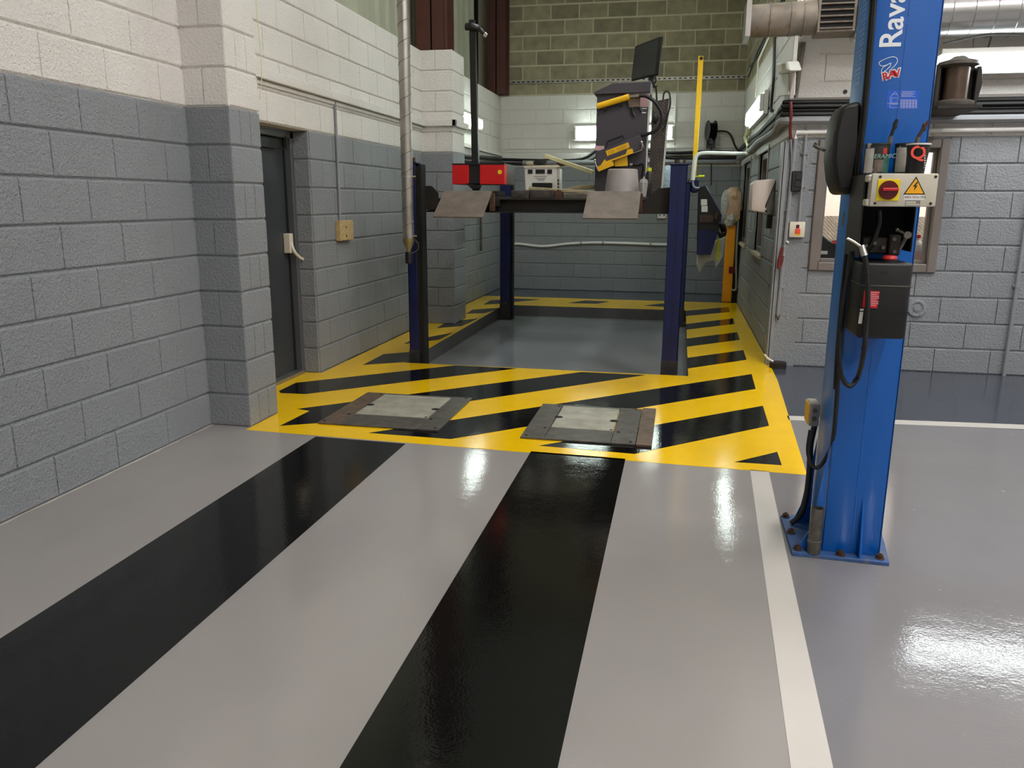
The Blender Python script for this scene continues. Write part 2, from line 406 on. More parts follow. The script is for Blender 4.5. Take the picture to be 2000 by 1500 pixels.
backb = [[(1000, 583), (1055, 585), (985, 592)], [(1110, 592), (1142, 587), (1190, 589), (1166, 593.5)], [(1257, 597), (1293, 593), (1340, 595), (1300, 600)]]
for i, p in enumerate(front): paint('black_hazard_stripe', [clipy(haz(p), RY0-.005, True) if i < 2 else haz(p)], m_black, .0022)
for p in rightb: paint('black_hazard_stripe', [clipx(haz(p), RX1, False)], m_black, .0022)
for p in leftb: paint('black_hazard_stripe', [clipx(haz(p), RX0, True)], m_black, .0022)
for p in backb: paint('black_hazard_stripe', [clipy(haz(p), RY1+.1, False)], m_black, .0022)

# ------------------------------------------------------------------ setting: walls
XL = -3.0; MJ = .012
z3 = [(0, ZG, 0), (ZG, ZW, 1)]
wb = MB(); slabwall(wb, 'x', XL-.2, XL-MJ, -6, 4.97, z3, [])
wl = struct(wb.build('wall_left', [m_wgrey, m_wwhite], origin=(0, 0, 0)))
blocks(wl, 'L', XL-MJ, 1.0, 4.61, 0, 14, gw, ph=3.24+.0)
# rear part of the left wall with the doorway
DY0, DY1, DZ = 5.3, 6.29, ZG
wb = MB(); slabwall(wb, 'x', XL-.26, XL-MJ, 4.97, 13.6, z3, [(DY0, DY1, 0, DZ)])
wr = struct(wb.build('wall_left_rear', [m_wgrey, m_wwhite], origin=(0, 0, 0)))
blocks(wr, 'L', XL-MJ, 4.97, 9.28, 0, 14, gw, ph=6.29, holes=[(DY0, DY1, 0, DZ)])
blocks(wr, 'L', XL-MJ, 9.78, 13.39, 0, 14, gw, ph=9.8)
for r in range(9):      # blocks of the far reveal of the doorway
    z0 = max(0, r*CRS+ZJ+.004); h = (r+1)*CRS+ZJ-.004-z0
    ob = bpy.data.objects.new('block', blockmesh(.17, h, m_wgrey)); COL.objects.link(ob); ob.parent = wr; ob.location = (XL-.095, DY1+.001, z0)
def pilaster(name, x0, x1, y0, y1, top, ph):
    x0 -= .008
    b = MB(); slabwall(b, 'y', y0+MJ, y1, x0, x1-MJ, [(0, ZG, 0), (ZG, top, 1)], [])
    p = struct(b.build(name, [m_wgrey, m_wwhite], origin=(0, 0, 0)))
    n = int(round((top-ZJ)/CRS))
    for r in range(n):
        w = x1-x0; cuts = [0, w] if r % 2 == 0 else [0, w*.46, w]
        z0 = max(0, r*CRS+ZJ+.004); h = (r+1)*CRS+ZJ-.004-z0; mt = gw(r)
        for a, c in zip(cuts, cuts[1:]):
            ob = bpy.data.objects.new('block', blockmesh(c-a-.0015, h, mt)); COL.objects.link(ob); ob.parent = p; ob.location = (x0+(a+c)/2, y0+MJ, z0)
        d = y1-y0; cuts = [0, d] if r % 2 else [0, d*.33, d*.66, d]
        for a, c in zip(cuts, cuts[1:]):
            ob = bpy.data.objects.new('block', blockmesh(c-a-.0015, h, mt)); COL.objects.link(ob); ob.parent = p
            ob.location = (x1-MJ, y0+(a+c)/2, z0); ob.rotation_euler = (0, 0, math.pi/2)
    return p
pilaster('wall_left_pilaster', XL, -2.71, 4.60, 4.97, ZW, 0)
pilaster('wall_left_pilaster', XL, -2.63, 9.27, 9.78, ZW-.06, 0)
# back wall
YB = 13.4
wb = MB(); slabwall(wb, 'y', YB+MJ, YB+.2, -3.4, 7.2, [(0, ZG, 0), (ZG, ZW, 1)], []); slabwall(wb, 'y', YB+.002, YB+.2, -3.4, 7.2, [(ZW, ROOF, 2)], [])
wbk = struct(wb.build('wall_back', [m_wgrey, m_wwhite, m_rawm], origin=(0, 0, 0)))
blocks(wbk, 'F', YB+MJ, -2.99, .875, 0, 21, gwr, ph=-2.4)
# right wall of the bay with two windows
XR = .88
W2 = (9.15, 10.2, .888, ZG); W3 = (11.4, 12.6, .888, ZG)
wb = MB(); slabwall(wb, 'x', XR+MJ, XR+.2, 7.55, YB+.1, [(0, ZG, 0), (ZG, ZW, 1)], [W2, W3]); slabwall(wb, 'x', XR+.002, XR+.2, 7.55, YB+.1, [(ZW, ROOF, 2)], [])
wrt = struct(wb.build('wall_right', [m_wgrey, m_wwhite, m_rawm], origin=(0, 0, 0)))
blocks(wrt, 'R', XR+MJ, 7.56, 13.39, 0, 20, gwr, ph=7.8, holes=[W2, W3])
# office front wall with its window
YO = 7.55
W1 = (1.135, 2.18, .875, 1.99)
wb = MB(); slabwall(wb, 'y', YO+MJ, YO+.15, XR+.2, 7.2, [(0, ZG, 0), (ZG, ZW, 1), (ZW, ROOF, 1)], [W1])
slabwall(wb, 'y', YO+MJ, YO+.15, XR+MJ, XR+.2, [(0, ZG, 0), (ZG, ROOF, 1)], [])
wof = struct(wb.build('wall_office', [m_wgrey, m_wwhite], origin=(0, 0, 0)))
blocks(wof, 'F', YO+MJ, .885, 3.7, 0, 14, gw, ph=1.36, holes=[W1])
# far side walls and roof that close the hall
wb = MB(); wb.box(7, 7.2, -6, 7.7, 0, ROOF); struct(wb.build('wall_far_right', m_wwhite, origin=(0, 0, 0)))
wb = MB(); slabwall(wb, 'y', -6.2, -6, -3.4, 7.2, [(0, ZG, 0), (ZG, ROOF, 1)], []); struct(wb.build('wall_front', [m_wgrey, m_wwhite], origin=(0, 0, 0)))
wb = MB(); wb.box(-3.6, 7.2, -6.2, 13.8, ROOF, ROOF+.1); struct(wb.build('ceiling', m_roof, origin=(0, 0, 0)))
# cladding above the left wall
wb = MB(); wb.box(-3.42, -3.36, -6, 13.6, ZW-.05, ROOF)
wc = struct(wb.build('wall_left_upper', m_void, origin=(0, 0, 0)))  # near-black backing stands in for shadow in the gap past the cladding
def cladsheet(y0, y1):
    pitch = .3; prof = []; y = y0
    while y < y1-.01:
        for dy, dx in ((0, 0), (.19, 0), (.215, .035), (.265, .035), (.29, 0)):
            if y+dy <= y1: prof.append((y+dy, dx))
        y += pitch
    prof.append((y1, 0)); vs = []; n = len(prof)
    for z in (ZW-.04, ROOF): vs += [(-3.2+dx, yy, z) for yy, dx in prof]
    b = MB(); b.add(vs, [(i, i+1, n+i+1, n+i) for i in range(n-1)]); b.build('cladding_sheet', m_clad, wc)
for k in range(-6, 12): cladsheet(k*1.2-.5, min(k*1.2+.695, 12.42)) if k*1.2-.5 < 12.3 else None
wb = MB(); wb.box(-3.35, -3.0, -6, 13.5, ZW-.02, ZW-.012); struct(wb.build('trim_1', m_wwhite, origin=(0, 0, 0)))
def icolumn(x0, x1, y0, y1, z0):
    b = MB(); b.box(x0, x1, y0, y0+.02, z0, ROOF); b.box(x0, x1, y1-.02, y1, z0, ROOF); b.box((x0+x1)/2-.008, (x0+x1)/2+.008, y0, y1, z0, ROOF)
    return b
c = icolumn(-3.1, -2.74, 9.42, 9.75, ZW-.06); c.box(-2.76, -2.735, 9.41, 9.44, ZW-.06, ROOF)
tag(c.build('steel_column', m_brown), 'red-brown steel column rising from the top of the rear left pilaster', 'column')
c = icolumn(-3.13, -2.84, 13.05, 13.38, ZW); tag(c.build('steel_column', m_brown), 'red-brown steel column in the far corner beside the bare block wall', 'column')
c = MB(); c.cyl((-2.98, 10.32, ZW-.02), (-2.98, 10.32, ROOF), .03, seg=8); tag(c.build('rainwater_pipe', m_rub), 'thin black upright pipe against the cladding behind the rear pilaster', 'pipe')

# trunking along the left wall
def trim(n, boxes, mat): 
    b = MB()
    for q in boxes: b.box(*q)
    return struct(b.build('trim_%d' % n, mat, bevel=.004, origin=(0, 0, 0)))
trim(2, [(XL, XL+.045, 4.98, 9.26, 2.305, 2.375), (XL, -2.585, 9.225, 9.268, 2.305, 2.375), (-2.63, -2.585, 9.225, 9.82, 2.305, 2.375)], m_wwhite)
trim(3, [(XL, XL+.015, 4.98, 9.26, 2.268, 2.3)], m_wwhite)
# office: steel lintel ledge, corner angle
trim(4, [(.853, 3.9, YO-.05, YO+.0, 2.272, 2.335)], m_wframe)
trim(5, [(.845, .89, YO-.02, YO+.03, 0, 1.98), (.835, .86, YO-.02, YO+.1, 0, 1.98)], m_greyp)
trim(6, [(.862, .90, YO-.012, YO+.02, 2.335, ROOF)], m_wwhite)

# ------------------------------------------------------------------ door
d = MB(); d.box(-3.24, -3.2, DY0+.05, DY1-.06, .03, 1.95)
door = struct(d.build('door_1', m_door, origin=(-3.2, 5.8, 0), bevel=.003))
b = MB(); b.box(-3.22, -3.14, DY1-.06, DY1-.005, 0, 2.0); b.box(-3.22, -3.14, DY0+.0, DY0+.05, 0, 2.0); b.box(-3.22, -3.14, DY0, DY1-.005, 1.95, 2.0); b.build('door_frame', m_dframe, door, bevel=.004)
b = MB(); b.box(-3.197, -3.192, DY1-.085, DY1-.062, .03, 1.95); b.build('door_edge_gap', m_void, door)
b = MB(); b.box(-3.22, -3.12, DY0+.05, DY1-.06, 0, .03); b.build('threshold', m_galv, door, bevel=.003)
hp = A(566, 480, X=-3.16)
b = MB(); b.box(-3.2, -3.14, hp.y-.03, hp.y+.03, hp.z-.06, hp.z+.10); b.tube([(-3.15, hp.y, hp.z+.03), (-3.12, hp.y, hp.z-.05), (-3.10, hp.y+.05, hp.z-.1), (-3.09, hp.y+.09, hp.z-.115)], .014); b.build('door_handle', m_cream, door, bevel=.006)
b = MB(); b.tube([(-3.19, 6.05, 1.87), (-3.12, 6.12, 1.86), (-3.12, 6.12, 1.96)], .008, smooth=False); b.box(-3.2, -3.15, 5.6, 6.05, 1.86, 1.93); b.build('door_closer', m_blk, door)

# ------------------------------------------------------------------ windows
def frame(x0, x1, y0, y1, z0, z1, t, ax):
    b = MB()
    if ax == 'y':
        b.box(x0, x0+t, y0, y1, z0, z1); b.box(x1-t, x1, y0, y1, z0, z1); b.box(x0+t, x1-t, y0, y1, z0, z0+t); b.box(x0+t, x1-t, y0, y1, z1-t, z1)
    else:
        b.box(x0, x1, y0, y0+t, z0, z1); b.box(x0, x1, y1-t, y1, z0, z1); b.box(x0, x1, y0+t, y1-t, z0, z0+t); b.box(x0, x1, y0+t, y1-t, z1-t, z1)
    return b
win = struct(frame(W1[0], W1[1], YO-.03, YO+.15, W1[2], W1[3], .075, 'y').build('window_1', m_wframe, origin=(0, 0, 0), bevel=.008))
frame(W1[0]+.075, W1[1]-.075, YO+.04, YO+.09, W1[2]+.075, W1[3]-.075, .03, 'y').build('glazing_bead', m_wframe, win, bevel=.004)
b = MB(); b.box(W1[0]+.1, W1[1]-.1, YO+.06, YO+.064, W1[2]+.1, W1[3]-.1); b.build('pane', m_glass, win)
for n, W in ((2, W2), (3, W3)):
    wn = struct(frame(XR+.03, XR+.18, W[0], W[1], W[2], W[3], .07, 'x').build('window_%d' % n, m_wframe, origin=(0, 0, 0), bevel=.006))
    b = MB(); b.box(XR+.1, XR+.106, W[0]+.07, W[1]-.07, W[2]+.07, W[3]-.07); b.build('pane', m_oglass, wn)
    b = MB(); b.box(XR-.03, XR+.1, W[0]-.02, W[1]+.02, W[2]-.03, W[2]+.012); b.build('sill', m_stone, wn, bevel=.005)
    b = MB(); b.box(XR-.012, XR+.04, W[0]-.05, W[0], W[2]-.0, W[3]+.05); b.box(XR-.012, XR+.04, W[1], W[1]+.05, W[2], W[3]+.05); b.box(XR-.012, XR+.04, W[0], W[1], W[3], W[3]+.05); b.build('surround', m_greyp, wn, bevel=.004)
# office interior
b = MB(); b.box(1.08, 4.2, 9.3, 9.36, 0, 2.5, 0); b.box(1.08, 1.12, 7.72, 9.3, 0, 2.5, 0); b.box(4.16, 4.2, 7.72, 9.3, 0, 2.5, 0); b.box(1.08, 4.2, 7.7, 9.36, 2.5, 2.55, 0); b.box(1.08, 4.2, 7.7, 9.36, -.02, .005, 0)
oi = struct(b.build('wall_office_inner', m_officew, origin=(0, 0, 0)))
b = MB(); b.box(1.12, 4.16, 9.285, 9.3, .0, 1.325); b.build('tread_plate_dado', m_treadv, oi)
b = MB(); b.box(1.12, 4.0, 7.72, 8.05, .83, .87); struct(b.build('trim_7', m_stone, origin=(0, 0, 0), bevel=.004))
b = MB(); b.box(1.5, 3.5, 8.3, 8.6, 2.46, 2.5); tag(b.build('office_ceiling_light', m_lo), 'flat ceiling light inside the office behind the window', 'lamp')
# things on the inside sill
t = thing('black_case', 'black rounded case with white tag on the inside sill, left end of the office window', 'case', (1.36, 7.85, .87))
b = MB(); b.prism([(1.2, 7.8, .87), (1.5, 7.8, .87), (1.5, 7.8, 1.06), (1.42, 7.8, 1.10), (1.34, 7.8, 1.13), (1.25, 7.8, 1.2), (1.22, 7.8, 1.17)], (0, .14, 0)); b.build('body', m_blk, t, bevel=.012)
b = MB(); b.box(1.23, 1.33, 7.796, 7.8, 1.005, 1.035); b.build('tag', m_wlab, t)
b = MB(); b.box(1.36, 1.40, 7.795, 7.8, 1.1, 1.13); b.build('badge', m_redcap, t)
t = thing('plastic_bottle', 'milky plastic bottle with red cap on the inside sill, right end of the office window', 'bottle', (2.08, 7.82, .87))
b = MB(); b.lathe([(.07, 0), (.075, .01), (.075, .19), (.06, .24), (.025, .27), (.025, .29)], (2.08, 7.82, .87)); b.build('body', m_bottle, t)
b = MB(); b.lathe([(.03, .29), (.03, .32)], (2.08, 7.82, .87)); b.build('cap', m_redcap, t)
b = MB(); b.box(2.035, 2.10, 7.738, 7.744, .97, 1.05); b.build('label', m_pink, t)

# ------------------------------------------------------------------ lamps
def bulkhead(label, x0, x1, y0, y1, z0, z1, face):
    t = thing('bulkhead_lamp', label, 'lamp', ((x0+x1)/2, (y0+y1)/2, z0), 'fluorescent wall lamps')
    k = .045; b = MB(); d = MB(); e = []  # housings widened past the diffuser to shade the wall around them
    if face == 'L':
        b.box(x0, x0+k, y0-.02, y1+.02, z0-.035, z1+.035); d.box(x0+k, x1, y0+.03, y1-.03, z0+.01, z1-.01)
        for q in (y0, y1-.03): e.append(MB().box(x0+k, x1-.01, q, q+.03, z0, z1))
    elif face == 'R':
        b.box(x1-k, x1, y0-.02, y1+.02, z0-.035, z1+.035); d.box(x0, x1-k, y0+.06, y1-.06, z0+.01, z1-.01)
        for q in (y0, y1-.06): e.append(MB().box(x0+.01, x1-k, q, q+.06, z0, z1))
    else:
        b.box(x0-.02, x1+.02, y1-k, y1, z0-.035, z1+.035); d.box(x0+.03, x1-.03, y0, y1-k, z0+.01, z1-.01)
        for q in (x0, x1-.03): e.append(MB().box(q, q+.03, y0+.01, y1-k, z0, z1))
    b.build('housing', m_lampbody, t, bevel=.006); [q.build('end_cap', m_lampbody, t, bevel=.006) for q in e]
    d.build('diffuser', m_ls if label.startswith('long') else m_lw, t, bevel=.018, bseg=2); return t
bulkhead('lit wall lamp on the white left wall, crossed by the black mast', XL+.02, XL+.14, 10.5, 11.7, 2.47, 2.61, 'L')
bulkhead('lit wall lamp on the back wall, half hidden behind the dark cabinet', -1.75, -.18, YB-.12, YB-.005, 2.45, 2.62, 'F')
bulkhead('lit wall lamp high on the narrow right-hand wall above the cables', XR-.11, XR-.012, 9.5, 11.5, 2.44, 2.62, 'R')
YS = 7.24; sx0 = A(1838, 105, Y=YS).x; sz0, sz1 = A(1990, 131, Y=YS).z, A(1990, 97, Y=YS).z
t = thing('strip_lamp', 'long lit strip lamp slung below the bright duct right of the blue column', 'lamp', (3, YS, sz0), 'fluorescent wall lamps')
MB().box(sx0, 4.2, YS-.02, YS+.1, sz1-.02, sz1+.02).box(sx0, 4.2, YS+.092, YS+.112, sz0-.03, sz1+.02).build('housing', m_lampbody, t, bevel=.004)  # back plate added to keep the lamp's light off the wall
MB().box(sx0+.03, 4.17, YS-.03, YS+.09, sz0, sz1-.02).build('diffuser', m_ls, t, bevel=.02, bseg=2)
for x in (2.3, 3.1, 3.9): MB().cyl((x, YS+.08, sz1+.02), (x, YS+.03, 2.74), .006, seg=6).build('hanger', m_dsteel, t)
for x, side in ((-.7, 'left'), (1.6, 'middle'), (4.6, 'right')):
    for y, row in ((-3.2, 'the front end'), (.6, 'the middle of the hall'), (4.4, 'the blue column'), (9.3, 'the four-post lift, added to brighten the bay')):
        y = 7.6 if y > 9 else y
        if (x < 0) != (y > 7): continue
        t = thing('hall_lamp', 'hanging hall lamp under the roof, %s row, nearest %s' % (side, row), 'lamp', (x, y, 5.6), 'hall lamps under the roof')
        b = MB(); b.box(x-.2, x+.2, y-.7, y+.7, 5.64, 5.72); b.build('housing', m_lampbody, t, bevel=.01)
        b = MB(); b.box(x-.17, x+.17, y-.67, y+.67, 5.62, 5.64); b.build('diffuser', m_bayadd if x < 0 else m_lc, t)  # the lamp over the lift is added to brighten the bay
        b = MB(); b.cyl((x, y, 5.72), (x, y, ROOF), .01, seg=6); b.build('rod', m_dsteel, t)

# ------------------------------------------------------------------ floor plates
def floorplate(label, x0, x1, y0, y1, strip):
    t = thing('floor_test_plate', label, 'floor plate', ((x0+x1)/2, (y0+y1)/2, .0), 'test plates let into the floor')
    Z = .014
    b = MB(); b.box(x0, x0+.15, y0, y1, .002, Z); b.build('side_bar', m_pframe2 if strip == 'l' else m_pframe, t, bevel=.002)
    b = MB(); b.box(x1-.15, x1, y0, y1, .002, Z); b.build('side_bar', m_pframe, t, bevel=.002)
    b = MB(); b.box(x0+.152, x1-.152, y0, y0+.26, .002, Z-.001); b.build('front_bar', m_pframe, t, bevel=.002)
    b = MB(); b.box(x0+.152, x1-.152, y1-.035, y1, .002, Z-.001); b.build('rear_bar', m_pframe, t, bevel=.002)
    b = MB(); b.box(x0+.156, x1-.156, y0+.265, y1-.04, .002, Z+.001); pl = b.build('tread_plate', m_tread, t, bevel=.002)
    for x, y in ((x0+.17, y0+.52), (x1-.17, y0+.50)):
        b = MB(); b.lathe([(.028, 0), (.028, .0012)], (x, y, Z+.0008), seg=14); b.build('finger_hole', m_void, pl)
    for x, y in ((x0+.03, y0+.04), (x1-.03, y0+.04), (x0+.12, y0+.24), (x1-.12, y0+.24), (x1-.17, y0+.28), (x0+.13, y1-.05), (x1-.04, y1-.03)):
        b = MB(); b.lathe([(.011, 0), (.009, .003)], (x, y, Z), seg=8); b.build('screw', m_void, t)
    if strip == 'r':
        b = MB(); b.box(x1+.004, x1+.1, y0-.01, y1+.02, .002, Z+.004); b.build('outer_strip', m_pframe2, t, bevel=.002)
    return t
floorplate('worn steel test plate in the yellow band, the one nearer the doorway', -2.312, -1.475, 4.76, 5.65, 'l')
floorplate('worn steel test plate in the yellow band, the one nearer the blue column', -.925, -.205, 4.73, 5.6, 'r')

# ------------------------------------------------------------------ blue lift column
CX0, CX1, CY0, CY1 = .66, .89, 3.35, 3.69
lc = thing('lift_column', 'tall bright blue lift column bolted to the floor beside the white line', 'lift column', (.78, 3.5, 0))
b = MB(); b.prism([(.535, 3.31, .0), (.915, 3.29, 0), (.98, 3.78, 0), (.535, 3.74, 0)], (0, 0, .016)); bp_ = b.build('base_plate', m_bluesc, lc, bevel=.002)
for p in ((.56, 3.345), (.73, 3.325), (.885, 3.325), (.555, 3.52), (.555, 3.71), (.93, 3.7)):
    b = MB(); b.lathe([(.02, 0), (.02, .004), (.014, .004), (.014, .017), (.007, .017), (.007, .023)], (p[0], p[1], .016), seg=8); b.build('anchor_bolt', m_rust, bp_)
b = MB(); b.box(CX0, CX1, CY0, CY0+.012, .016, 4.2); b.box(CX1-.012, CX1, CY0, CY1, .016, 4.2); b.box(CX0+.03, CX1, CY1-.012, CY1, .016, 4.2); b.build('column_body', m_blue, lc, bevel=.005, bseg=2)
b = MB(); b.box(CX0, CX0+.03, CY0+.075, CY1, .016, 4.2); b.build('side_rail', m_bluelit, lc, bevel=.006, bseg=2)
b = MB(); b.box(CX0+.012, CX0+.02, CY0+.01, CY0+.08, .016, 4.2); b.build('slot', m_void, lc)
b = MB(); b.box(CX0+.0, CX0+.012, CY0+.012, CY0+.078, .016, 1.3); b.build('slot_cover', m_bluelit, lc)
for z0, z1 in ((.08, .30), (.32, .56), (.58, .9), (1.62, 1.70), (1.76, 1.905), (1.93, 2.10), (2.13, 2.5)):
    b = MB(); b.box(.772, .778, CY0-.002, CY0, z0, z1); b.build('seam', m_blue, lc)
b = MB(); b.prism([(.80, 3.35, .016), (.80, 3.30, .016), (.80, 3.348, .26)], (.008, 0, 0)); b.build('gusset', m_blue, lc)
b = MB(); b.prism([(.655, 3.36, .016), (.56, 3.36, .016), (.615, 3.36, .12), (.655, 3.36, .5)], (0, .006, 0)); b.build('gusset', m_blue, lc)
b = MB(); b.prism([(.655, 3.66, .016), (.58, 3.66, .016), (.61, 3.66, .10), (.655, 3.66, .42)], (0, .006, 0)); b.build('gusset', m_blue, lc)
b = MB(); b.lathe([(.026, 0), (.026, .045), (.029, .046), (.029, .056), (.026, .058), (.026, .2), (.022, .2), (.022, .06)], (.622, 3.325, .018), seg=20, closed=False); b.build('socket_tube', m_dsteel, lc)
text('lettering', 'Ravaglioli', .105, (.757, CY0-.0012, 2.018), (0, 0, 1), (-1, 0, 0), m_lett, lc, off=.0016)
# emblem: white outlined loop and the red letters
lg = A(1735, 135, Y=CY0)
def px3(pts, Y): return [A(x, y, Y=Y) for x, y in pts]
b = MB(); b.tube(px3([(1733, 127), (1722, 129), (1717, 124), (1721, 119), (1738, 112), (1749, 112), (1753, 119), (1748, 128), (1741, 136), (1755, 141)], CY0-.001), .0014, seg=5)
b.tube(px3([(1740, 123), (1732, 127), (1723, 134), (1722, 145), (1727, 150)], CY0-.001), .0014, seg=5); b.tube(px3([(1740, 123), (1738, 130), (1727, 140)], CY0-.001), .0014, seg=5)
b.build('emblem_loop', m_lett, lc)
for ch, x, y, zz in (('R', 1724, 157, 0), ('A', 1735.5, 153, 0), ('V', 1747, 151, 0)):
    p = A(x, y, Y=CY0); r = Vector((.965, 0, .26)); u = Vector((-.26, 0, .965))
    text('emblem_letter', ch, .036, (p.x, CY0-.0012, p.z), r, u, m_lett, lc, off=.0042)
    text('emblem_letter', ch, .036, (p.x, CY0-.0022, p.z), r, u, m_red, lc, off=.0012)
# diagram sticker
q = [A(1733, 176, Y=CY0), A(1797, 177, Y=CY0), A(1793, 213, Y=CY0), A(1731, 213, Y=CY0)]
b = MB(); b.prism([(p.x, CY0-.0006, p.z) for p in q], (0, .0006, 0)); st = b.build('diagram_sticker', m_stick, lc)
b = MB()
def ln(pts, r=.0006): b.tube(px3(pts, CY0-.001), r, seg=4, smooth=False)
ln([(1738, 210), (1755, 210), (1756, 190), (1752, 184), (1743, 184), (1739, 190), (1738, 210)]); ln([(1741, 204), (1754, 204)]); ln([(1733, 202), (1760, 202)]); ln([(1742, 191), (1753, 191), (1753, 201), (1741, 201), (1742, 191)])
ln([(1744, 184), (1748, 179), (1752, 184)])
for k in range(5): ln([(1758, 179+k*2.4), (1788-5*(k % 2), 179+k*2.4)])
for k in range(7): ln([(1759, 195+k*2.6), (1791, 195+k*2.6)])
for k in range(6): ln([(1760+k*6, 195), (1759+k*6, 211)])
b.build('diagram_lines', m_lett, st)
b = MB()                     # pale band of worn lettering on the side rail
for k in range(34):
    z = 1.92+k*.018; wd = random.choice((.05, .08, .11, .09))
    b.box(CX0-.0012, CX0, CY0+.16, CY0+.16+wd, z, z+random.choice((.006, .009, .011)))
b.build('worn_lettering', m_pale, lc)
b = MB(); b.box(CX0-.001, CX0, 3.56, 3.60, 1.37, 1.43); b.build('rating_plate', m_dsteel, lc)
# black carriage cover bulging to the left
prof = [(1648, 203), (1683, 196), (1681, 290), (1666, 380), (1640, 380), (1630, 350), (1626, 310), (1629, 265), (1638, 225)]
b = MB(); b.prism(px3(prof, 3.37), (0, .22, 0)); cv = b.build('carriage_cover', m_blkd, lc, bevel=.018, bseg=3)
b = MB(); b.prism(px3([(1650, 212), (1678, 208), (1676, 286), (1662, 368), (1643, 368), (1636, 345), (1632, 308), (1636, 262), (1643, 228)], 3.362), (0, .012, 0)); b.build('cover_face', m_blk, cv, bevel=.004)
b = MB(); b.tube(px3([(1612, 295), (1598, 288)], 3.5), .006, smooth=False); b.tube(px3([(1600, 289), (1590, 284), (1594, 280)], 3.5), .008, smooth=False); b.build('lever_bolt', m_dsteel, cv)
# control housing
HY = 3.13
def xz(x, y, Y=HY): p = A(x, y, Y=Y); return p.x, p.z
hx0, hz1 = xz(1690, 338); hx1, hz0 = xz(1788, 494)
b = MB(); b.box(hx0, hx0+.006, HY, CY0+.02, hz0-.02, hz1); b.box(hx0, hx1, HY, CY0, hz1-.006, hz1); b.box(hx1-.005, hx1, HY+.05, CY0, hz0, hz1); hs = b.build('control_housing', m_blkd, lc, bevel=.002)
b = MB(); b.box(hx0+.006, hx1-.005, CY0-.03, CY0-.002, hz0, hz1-.006); b.build('housing_back', m_void, hs)
b = MB(); b.box(hx0+.03, hx0+.12, HY+.08, HY+.18, hz0-.01, hz0+.05); b.box(hx0+.12, hx0+.16, HY+.06, HY+.15, hz0-.015, hz0+.06); vb = b.build('valve_block', m_dirtysteel, hs, bevel=.005)
for dx, dz in ((.04, .02), (.07, .03), (.10, .015), (.135, .045), (.14, .0)):
    b = MB(); b.cyl((hx0+dx, HY+.09, hz0+dz), (hx0+dx, HY+.055, hz0+dz), .007, seg=8); b.build('fitting', m_dsteel, vb)
b = MB(); b.tube([(*[hx0+.075, HY+.07], hz1-.13), (hx0+.08, HY+.07, hz0+.1), (hx0+.06, HY+.07, hz0+.02), (hx0+.03, HY+.08, hz0-.01)], .009); b.build('housing_hose', m_rub, hs)
p0 = A(1752, 449, Y=HY+.03); p1 = A(1772, 459, Y=HY+.0)
b = MB(); b.tube([p0, p1], .005, smooth=False); b.ball(p0, .007); b.lathe([(.013, 0), (.013, .02)], p1-Vector((0, .01, 0)), axis=(0, 1, 0), seg=12); b.tube([p1, p1+Vector((-.012, .03, -.05))], .007, smooth=False); b.build('release_lever', m_dsteel, hs)
# isolator box
bx0, bz1 = xz(1697, 340); bx1, bz0 = xz(1817, 404)
b = MB(); b.box(bx0, bx1, HY-.06, HY+.0, bz0, bz1); ib = b.build('isolator_box', m_cbox, lc, bevel=.006, bseg=2)
b = MB(); b.box(bx0-.012, bx0+.005, HY-.05, HY-.0, bz1-.028, bz1-.004); b.box(bx0-.012, bx0+.005, HY-.05, HY, bz0+.002, bz0+.026); b.build('hinge', m_cbox, ib, bevel=.004)
f = HY-.06
def bpos(u, v): return bx0+(bx1-bx0)*u, bz0+(bz1-bz0)*v
for u, v in ((.12, .9), (.95, .9), (.08, .1), (.92, .1)):
    x, z = bpos(u, v); b = MB(); b.cyl((x, f+.002, z), (x, f-.0015, z), .005, seg=10); b.build('screw', m_ink, ib)
x, z = bpos(.26, .5); b = MB(); b.box(x-.037, x+.037, f-.004, f, z-.037, z+.037); b.build('switch_plate', m_ylab, ib, bevel=.003)
b = MB(); b.cyl((x, f-.004, z), (x, f-.014, z), .033, .031, seg=28); kn = b.build('switch_knob', m_dred, ib, bevel=.002)
b = MB(); b.cyl((x, f-.0135, z), (x, f-.0145, z), .030, seg=28); b.build('knob_face', m_dred, kn)
b = MB(); b.obox((x+.003, f-.02, z+.002), (.026, 0, 0), (0, .008, 0), (0, 0, .005)); b.build('knob_grip', m_red, kn, bevel=.002)
x, z = bpos(.66, .62); tri = lambda s, dy: [(x+s*math.sin(a), f-dy, z-.008+s*math.cos(a)) for a in (0, 2.0944, 4.18879)]
b = MB(); b.prism(tri(.041, .0008), (0, .0008, 0)); sg = b.build('warning_sign', m_ink, ib)
b = MB(); b.prism(tri(.034, .0014), (0, .0006, 0)); b.build('sign_face', m_warn, sg)
b = MB(); b.prism([(x+a, f-.002, z+c) for a, c in ((.004, .014), (-.008, -.002), (-.001, -.001), (-.003, -.016), (.008, .003), (.001, .002), (.009, .014))], (0, .0006, 0)); b.build('lightning_bolt', m_ink, sg)
x, z = bpos(.51, .2); b = MB(); b.box(x, x+.066, f-.0008, f, z, z+.022); lb = b.build('voltage_label', m_wlab, ib)
text('label_text', '400V 50Hz 3PH', .0105, (x+.002, f-.0012, z+.007), (1, 0, 0), (0, 0, 1), m_inkg, lb, ext=.0003)
x, z = bpos(.54, .03); b = MB(); b.box(x, x+.048, f-.0008, f, z, z+.018); rp = b.build('rating_label', m_inkg, ib)
b = MB(); b.box(x+.002, x+.046, f-.0012, f-.0008, z+.002, z+.007); b.box(x+.002, x+.034, f-.0012, f-.0008, z+.009, z+.015); b.build('rating_print', m_cbox, rp)
